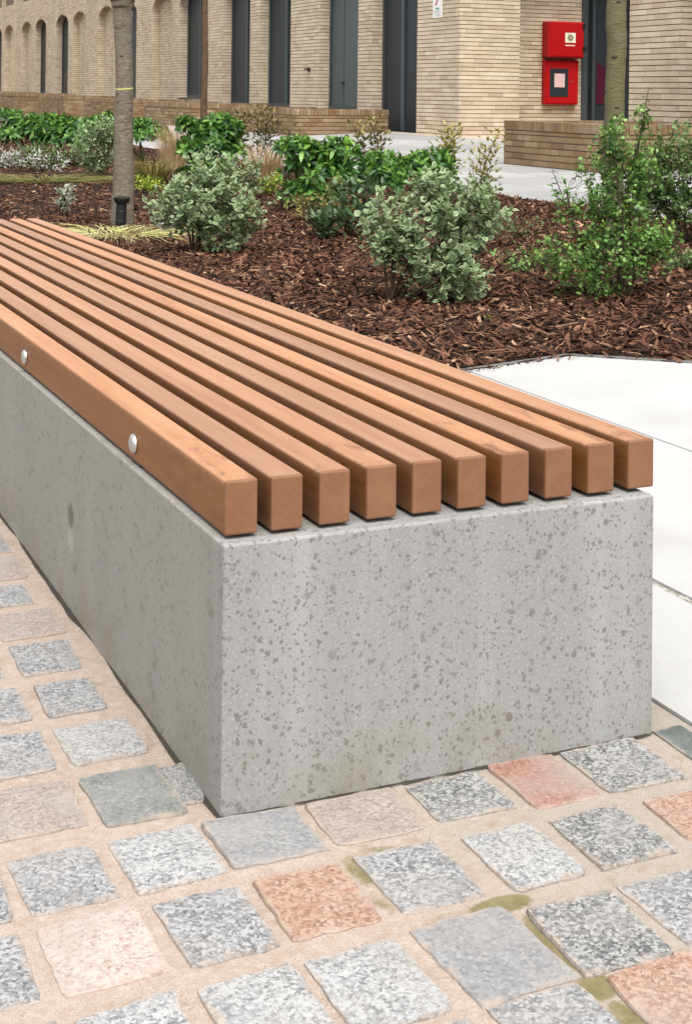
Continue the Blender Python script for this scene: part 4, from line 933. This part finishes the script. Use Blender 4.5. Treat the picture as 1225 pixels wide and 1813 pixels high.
# glossy shrubs with whorled leaves
palm_shrub('glossy_shrub', 'fresh green glossy shrub between the two variegated shrubs', 'shrub', (4.05, 9.4), [(0, 0, .36, .30, .24, .22, 4), (-.18, 0, .54, .18, .15, .10, 1.6), (.16, 0, .52, .20, .16, .14, 1.8), (-.05, -.1, .16, .28, .18, .14, 2.4), (.25, 0, .3, .14, .14, .2, 1.0)], 170, .105, LM['chois'], 41, 'glossy green shrubs', single=300, topy=.75)
palm_shrub('glossy_shrub', 'dark glossy shrub rising behind the dome-shaped variegated shrub', 'shrub', (4.20, 12.6), [(0, 0, .42, .36, .3, .30, 4), (.08, 0, .62, .22, .2, .2, 2), (-.25, 0, .62, .16, .15, .12, 1), (0, -.1, .2, .35, .25, .16, 1.5)], 150, .11, LM['chois'], 42, 'glossy green shrubs', topy=.35)
palm_shrub('glossy_shrub', 'low bright green glossy shrub behind the middle variegated shrub', 'shrub', (4.75, 9.2), [(.05, 0, .30, .38, .26, .20, 4), (-.16, 0, .36, .22, .2, .16, 1.4), (.25, 0, .40, .18, .2, .12, 1)], 160, .105, LM['chois'], 43, 'glossy green shrubs', topy=.8)
palm_shrub('glossy_shrub', 'glossy hedge shrub at the left frame edge', 'shrub', (3.55, 18.6), [(0, 0, .42, .60, .4, .34, 4), (-.3, 0, .6, .3, .3, .2, 1), (.5, 0, .5, .3, .3, .25, 1)], 220, .125, LM['chois'], 44, 'glossy green shrubs', topy=.5)
palm_shrub('glossy_shrub', 'glossy hedge shrub midway between the frame edge and the trunk', 'shrub', (3.95, 17.2), [(-.05, 0, .40, .60, .4, .34, 4), (.25, 0, .5, .3, .3, .2, 1), (-.5, 0, .55, .3, .3, .2, 1)], 220, .125, LM['chois'], 45, 'glossy green shrubs', topy=.45)
palm_shrub('glossy_shrub', 'dark glossy shrub showing just right of the thick trunk', 'shrub', (4.80, 17.2), [(0, 0, .40, .36, .3, .26, 3), (-.45, 0, .5, .3, .3, .24, 2)], 140, .11, LM['chois'], 46, 'glossy green shrubs', topy=.1)
shrub('broad_leaf_shrub', 'dark green broad-leaved shrub overlapping the middle variegated shrub', 'shrub', (3.42, 7.35), [(-.02, 0, .22, .20, .18, .18, 3), (.12, 0, .36, .14, .14, .12, 1), (-.16, 0, .12, .12, .12, .08, 1)], 60, None, .085, .50, m_leaf('blue_green_leaf', [(0.035, 0.075, 0.032), (0.075, 0.13, 0.055), (0.15, 0.22, 0.11)], None, rough=.36), 85, None, twig=.10, nl=6)
shrub('loose_shrub', 'loose olive twiggy shrub between the glossy shrub and the bark clearing', 'shrub', (3.78, 8.55), [(.1, 0, .22, .26, .2, .18, 2), (-.2, 0, .14, .16, .14, .10, 1)], 70, None, .045, .45, LM['bgrass'], 86, None, twig=.14, nl=6)
shrub('loose_shrub', 'small grey-green shrub under the dark glossy hedge', 'shrub', (3.30, 16.6), [(0, 0, .2, .40, .25, .16, 2)], 90, None, .05, .5, LM['dull'], 87, None, twig=.12, nl=7)
shrub('loose_shrub', 'low green shrub by the frame edge under the taller sparse one', 'shrub', (4.40, 4.55), [(0, 0, .12, .22, .2, .09, 2), (-.2, .1, .08, .15, .15, .06, 1)], 70, None, .030, .7, LM['dull'], 88, None, twig=.10, nl=7)
# bronze upright plants
upright('upright_plant', 'loose bronze-leaved plant in front of the left planter end', (5.45, 14.6), [(-.1, -.22, .62, .3), (0, 0, .70, .3), (.1, .25, .60, .3), (.05, .12, .72, .35), (-.05, -.1, .66, .3), (.1, .35, .5, .3)], LM['bronze'], .075, 51, 'bronze upright plants')
upright('upright_plant', 'two-stemmed bronze plant standing before the long planter end', (5.48, 11.5), [(-.05, -.13, .60, .35), (.03, .05, .66, .3), (.05, .14, .52, .4), (-.08, -.2, .36, .3), (0, -.04, .5, .3)], LM['bronze'], .070, 52, 'bronze upright plants')
upright('upright_plant', 'golden-tipped plant on one bare stem against the pale paving', (5.60, 10.0), [(-.03, .02, .60, .42), (0, .05, .55, .45), (-.02, -.04, .5, .45), (0, .0, .62, .5)], LM['gold'], .062, 53, 'bronze upright plants')
upright('upright_plant', 'yellow-green upright plant nearest the grey paving', (4.92, 8.1), [(-.02, -.05, .48, .35), (.02, .05, .50, .35), (0, 0, .55, .4), (.04, .10, .66, .70), (-.03, -.10, .38, .3)], LM['gold'], .050, 54, 'bronze upright plants')
upright('upright_plant', 'thin brown shrub stub beside the middle variegated shrub', (2.47, 4.95), [(-.02, -.06, .17, .9), (.02, .08, .15, .9), (0, .0, .14, .9), (.0, .12, .10, .9)], LM['bronze'], .02, 55, 'bronze upright plants')
# grasses
grass('dry_grass', 'tan dry grass clump right of the thick trunk', 'grass clump', (4.65, 15.4), 420, .74, .42, LM['tan'], 61, .3, .25, .004, 'dry tan grasses')
grass('dry_grass', 'tan dry grass between the glossy shrubs', 'grass clump', (4.95, 13.0), 420, .55, .5, LM['tan'], 62, .35, .3, .004, 'dry tan grasses')
grass('dry_grass', 'wide tan dry grass near the building door', 'grass clump', (6.15, 12.1), 380, .40, .62, LM['tan'], 63, .5, .3, .004, 'dry tan grasses')
grass('bronze_grass', 'fountain of bronze-green grass beside the thick trunk', 'grass clump', (3.80, 13.4), 420, .42, .42, LM['bgrass'], 64, .4, .35, .0035)
grass('striped_sedge', 'pale yellow striped sedge sprawling by the far bench slats', 'sedge', (2.05, 8.35), 420, .15, .62, LM['sedge'], 65, .55, .75, .0042, sx=1.25)
grass('olive_grass', 'low olive grass mat at the left of the bed', 'grass clump', (2.90, 14.4), 380, .16, .9, LM['olive'], 66, .5, .5, .005, sx=1.3)
# small plants
shrub('lime_plant', 'low lime-yellow plant beside the thick trunk', 'plant', (3.45, 12.4), [(0, 0, .09, .20, .14, .08, 1)], 55, None, .04, .4, LM['lime'], 71, 'lime plants', twig=.08, nl=6)
shrub('lime_plant', 'low lime-yellow plant near the fresh green glossy shrub', 'plant', (4.30, 11.2), [(.03, 0, .12, .14, .12, .10, 1)], 45, None, .04, .4, LM['lime'], 72, 'lime plants', twig=.08, nl=6)
shrub('silver_plant', 'low silvery white plant at the left frame edge', 'plant', (3.05, 17.4), [(0, 0, .14, .26, .2, .14, 1), (-.3, 0, .14, .2, .2, .12, .6)], 70, None, .06, .28, LM['silver'], 73, 'silver plants', twig=.1, nl=7)
shrub('silver_plant', 'sparse silver-tipped twigs under the hedge shrubs', 'plant', (3.15, 16.2), [(.1, 0, .16, .36, .2, .13, 1)], 42, None, .055, .3, LM['silver'], 74, 'silver plants', twig=.12, nl=5)
shrub('broad_leaf_plant', 'dark broad-leaved plant right of the middle variegated shrub', 'plant', (3.75, 6.05), [(-.05, 0, .12, .12, .12, .10, 2), (.02, .1, .3, .05, .08, .12, 1)], 18, None, .10, .36, LM['dark'], 75, None, twig=.08, nl=4)
shrub('low_shrub', 'low red-and-green creeping shrub on the bark near the paving', 'plant', (4.45, 6.75), [(0, 0, .10, .26, .22, .08, 2), (-.1, -.3, .07, .2, .2, .05, 1)], 60, None, .032, .5, LM['redleaf'], 76, 'creeping plants', twig=.1, nl=6)
shrub('low_shrub', 'low creeping green sprays left of the bright green shrub', 'plant', (3.55, 5.2), [(0, 0, .10, .20, .2, .07, 2), (.2, 0, .12, .2, .2, .08, 1)], 62, None, .028, .55, LM['myrtle'], 77, 'creeping plants', twig=.1, nl=6)
shrub('seedling', 'tiny bright seedling alone in the bark', 'plant', (2.55, 3.80), [(0, 0, .03, .014, .014, .015, 1)], 5, None, .016, .6, LM['lime'], 78, None, twig=.02, nl=3, stems=1)
shrub('low_shrub', 'small sprig of green leaves at the foot of the glossy shrub', 'plant', (3.55, 8.2), [(0, 0, .10, .10, .10, .08, 1)], 22, None, .05, .5, LM['dark'], 79, 'creeping plants', twig=.08, nl=5)

# trees
def tree(label, base, pts, rads, m, seed, limbs=9, lim0=.55):
    bx, by = base; bz = gz(bx, by); t = thing('tree', label, 'tree', (bx, by, bz), 'young street trees'); r = np.random.default_rng(seed)
    B0 = np.array([bx, by, bz]); P_ = [B0+L(a, b, z) for a, b, z in pts]
    # refine the trunk line with knots
    fine, fr = [], []
    for i in range(len(P_)-1):
        for k in range(8):
            q = k/8; fine.append(P_[i]+(P_[i+1]-P_[i])*q+r.normal(0, .0012, 3)); fr.append((rads[i]+(rads[i+1]-rads[i])*q)*(1+r.normal(0, .006)))
    fine.append(P_[-1]); fr.append(rads[-1])
    tr = MB().tube([p-B0 for p in fine], fr, 18).build('trunk', m, t, smooth=True)
    lm = MB(); top = P_[-1]; low = P_[-2]
    for i in range(limbs):
        f_ = r.uniform(lim0, 1); s0 = low+(top-low)*f_; a = r.uniform(0, 6.283); ln = r.uniform(.8, 1.6)*(1.3-f_*.5)
        d = np.array([math.cos(a), math.sin(a), r.uniform(.5, 1.3)]); e = s0+d/np.linalg.norm(d)*ln
        c = curve(s0, e, r, .06, 6); lm.tube([p-B0 for p in c], list(np.linspace(rads[-1]*.55, .004, 6)), 6)
        for j in range(6):
            p0 = c[r.integers(2, 6)]; d2 = d+r.normal(0, .7, 3); lm.tube([q-B0 for q in curve(p0, p0+d2/np.linalg.norm(d2)*r.uniform(.3, .7), r, .05, 4)], [.005, .004, .003, .002], 4, False)
    lm.build('crown', m, t, smooth=True); return t
t1 = tree('thick grey tree trunk with a yellow tie on the left', (2.30, 9.05), [(-.003, 0, -.05), (0, 0, .03), (.006, 0, .30), (.0, 0, .75), (.004, 0, 1.15), (-.010, 0, 1.45), (-.012, 0, 1.66), (-.018, 0, 1.74), (0, 0, 2.4), (.02, .05, 4.4)],
          [.110, .092, .080, .071, .066, .068, .076, .096, .066, .035], m_bark('grey_brown_bark', [(0.058, 0.042, 0.030), (0.155, 0.122, 0.092), (0.31, 0.275, 0.23), (0.145, 0.136, 0.10)]), 81)
# pruning knots
def knots(t, lst, m):
    for (ang, z, rad, r0, lat) in lst:
        d = L(math.sin(ang), -math.cos(ang)); c = d*rad+L(lat, 0, z); bm = bmesh.new(); bmesh.ops.create_icosphere(bm, subdivisions=2, radius=1.0)
        for v_ in bm.verts:
            p_ = np.array(v_.co)*np.array([1.15, .45, .62])*r0*(1+.12*math.sin(9*v_.co.x+5*v_.co.z)); v_.co = Vector(c+L(math.cos(ang), math.sin(ang))*p_[0]+d*p_[1]+np.array([0, 0, p_[2]]))
        me = bpy.data.meshes.new('knot'); bm.to_mesh(me); bm.free(); me.materials.append(m); me.polygons.foreach_set('use_smooth', np.ones(len(me.polygons), dtype=bool)); obj('knot', me, t)
KN = m_plain('dark_knot_bark', (0.045, 0.034, 0.024), 0.95, 0, .3, 40)
# tie and cut scar
tb = np.array([2.30, 9.05, gz(2.3, 9.05)])
k = MB(); n = 20
for i in range(n):
    a0, a1 = 2*math.pi*i/n, 2*math.pi*(i+1)/n; q = []
    for z in (1.048, 1.059):
        for rr_ in (.0655, .0705):
            for a in (a0, a1): q.append(tuple(np.array([.004*RIGHT.x, .004*RIGHT.y, z+.006*math.cos(a0)])+np.array([rr_*math.cos(a), rr_*math.sin(a), 0])))
    k.add(q, [[2, 3, 7, 6], [0, 4, 5, 1], [4, 6, 7, 5], [0, 1, 3, 2]])
tie = k.build('tree_tie', MT['tie'], None); tie.location = tb; tag(tie, 'thin yellow-green tie tape round the thick left trunk', 'tree tie')
t2 = tree('smooth green-brown tree trunk on the right behind the bright shrub', (4.22, 5.32), [(0, 0, -.05), (0, 0, .1), (-.003, 0, .5), (0, 0, .95), (.010, 0, 1.25), (.004, 0, 1.40), (.012, 0, 1.7), (.02, 0, 4.2)],
          [.072, .062, .060, .058, .056, .060, .053, .035], m_bark('mossy_bark', [(0.075, 0.062, 0.035), (0.13, 0.115, 0.065), (0.20, 0.18, 0.125), (0.115, 0.115, 0.06)], (0.115, 0.115, 0.05)), 82)
t3 = tree('thin reddish-brown tree trunk before the dark window panels', (4.83, 14.8), [(0, 0, -.05), (.01, 0, .3), (0, 0, .8), (.012, 0, 1.3), (0, 0, 1.9), (.03, 0, 4.0)], [.052, .045, .040, .038, .036, .022], m_bark('red_brown_bark', [(0.045, 0.028, 0.018), (0.11, 0.065, 0.038), (0.17, 0.11, 0.07), (0.08, 0.06, 0.03)]), 83)

knots(t1, [(-.15, 1.30, .062, .016, 0), (.5, .55, .070, .010, 0), (-.6, .95, .066, .009, 0)], KN)
knots(t2, [(-.1, .86, .055, .017, 0), (.1, .905, .055, .012, 0), (-.2, 1.20, .052, .016, 0), (-1.3, 1.0, .053, .013, 0), (-1.2, .70, .055, .018, 0), (.2, 1.52, .055, .015, 0)], KN)

# spotlight stake
sp = thing('spotlight', 'black spike spotlight standing before the thick trunk', 'garden light', (2.235, 8.86, gz(2.235, 8.86)))
tilt = L(.035, 0, 1.0); tilt = Vector(tilt).normalized(); q = tilt.to_track_quat('Z', 'Y').to_euler()
o = MB().lathe([(.040, -.03), (.040, .035), (.041, .06), (.041, .066), (.0395, .07), (.0395, .128), (.041, .13), (.041, .136), (.039, .14), (.040, .19)], 20).build('body', MT['black'], sp, smooth=False); o.rotation_euler = q
o = MB().lathe([(.041, .191), (.055, .205), (.064, .232), (.066, .238), (.060, .239), (.050, .222), (.01, .22)], 20).build('shade', MT['black'], sp, smooth=True); o.rotation_euler = q
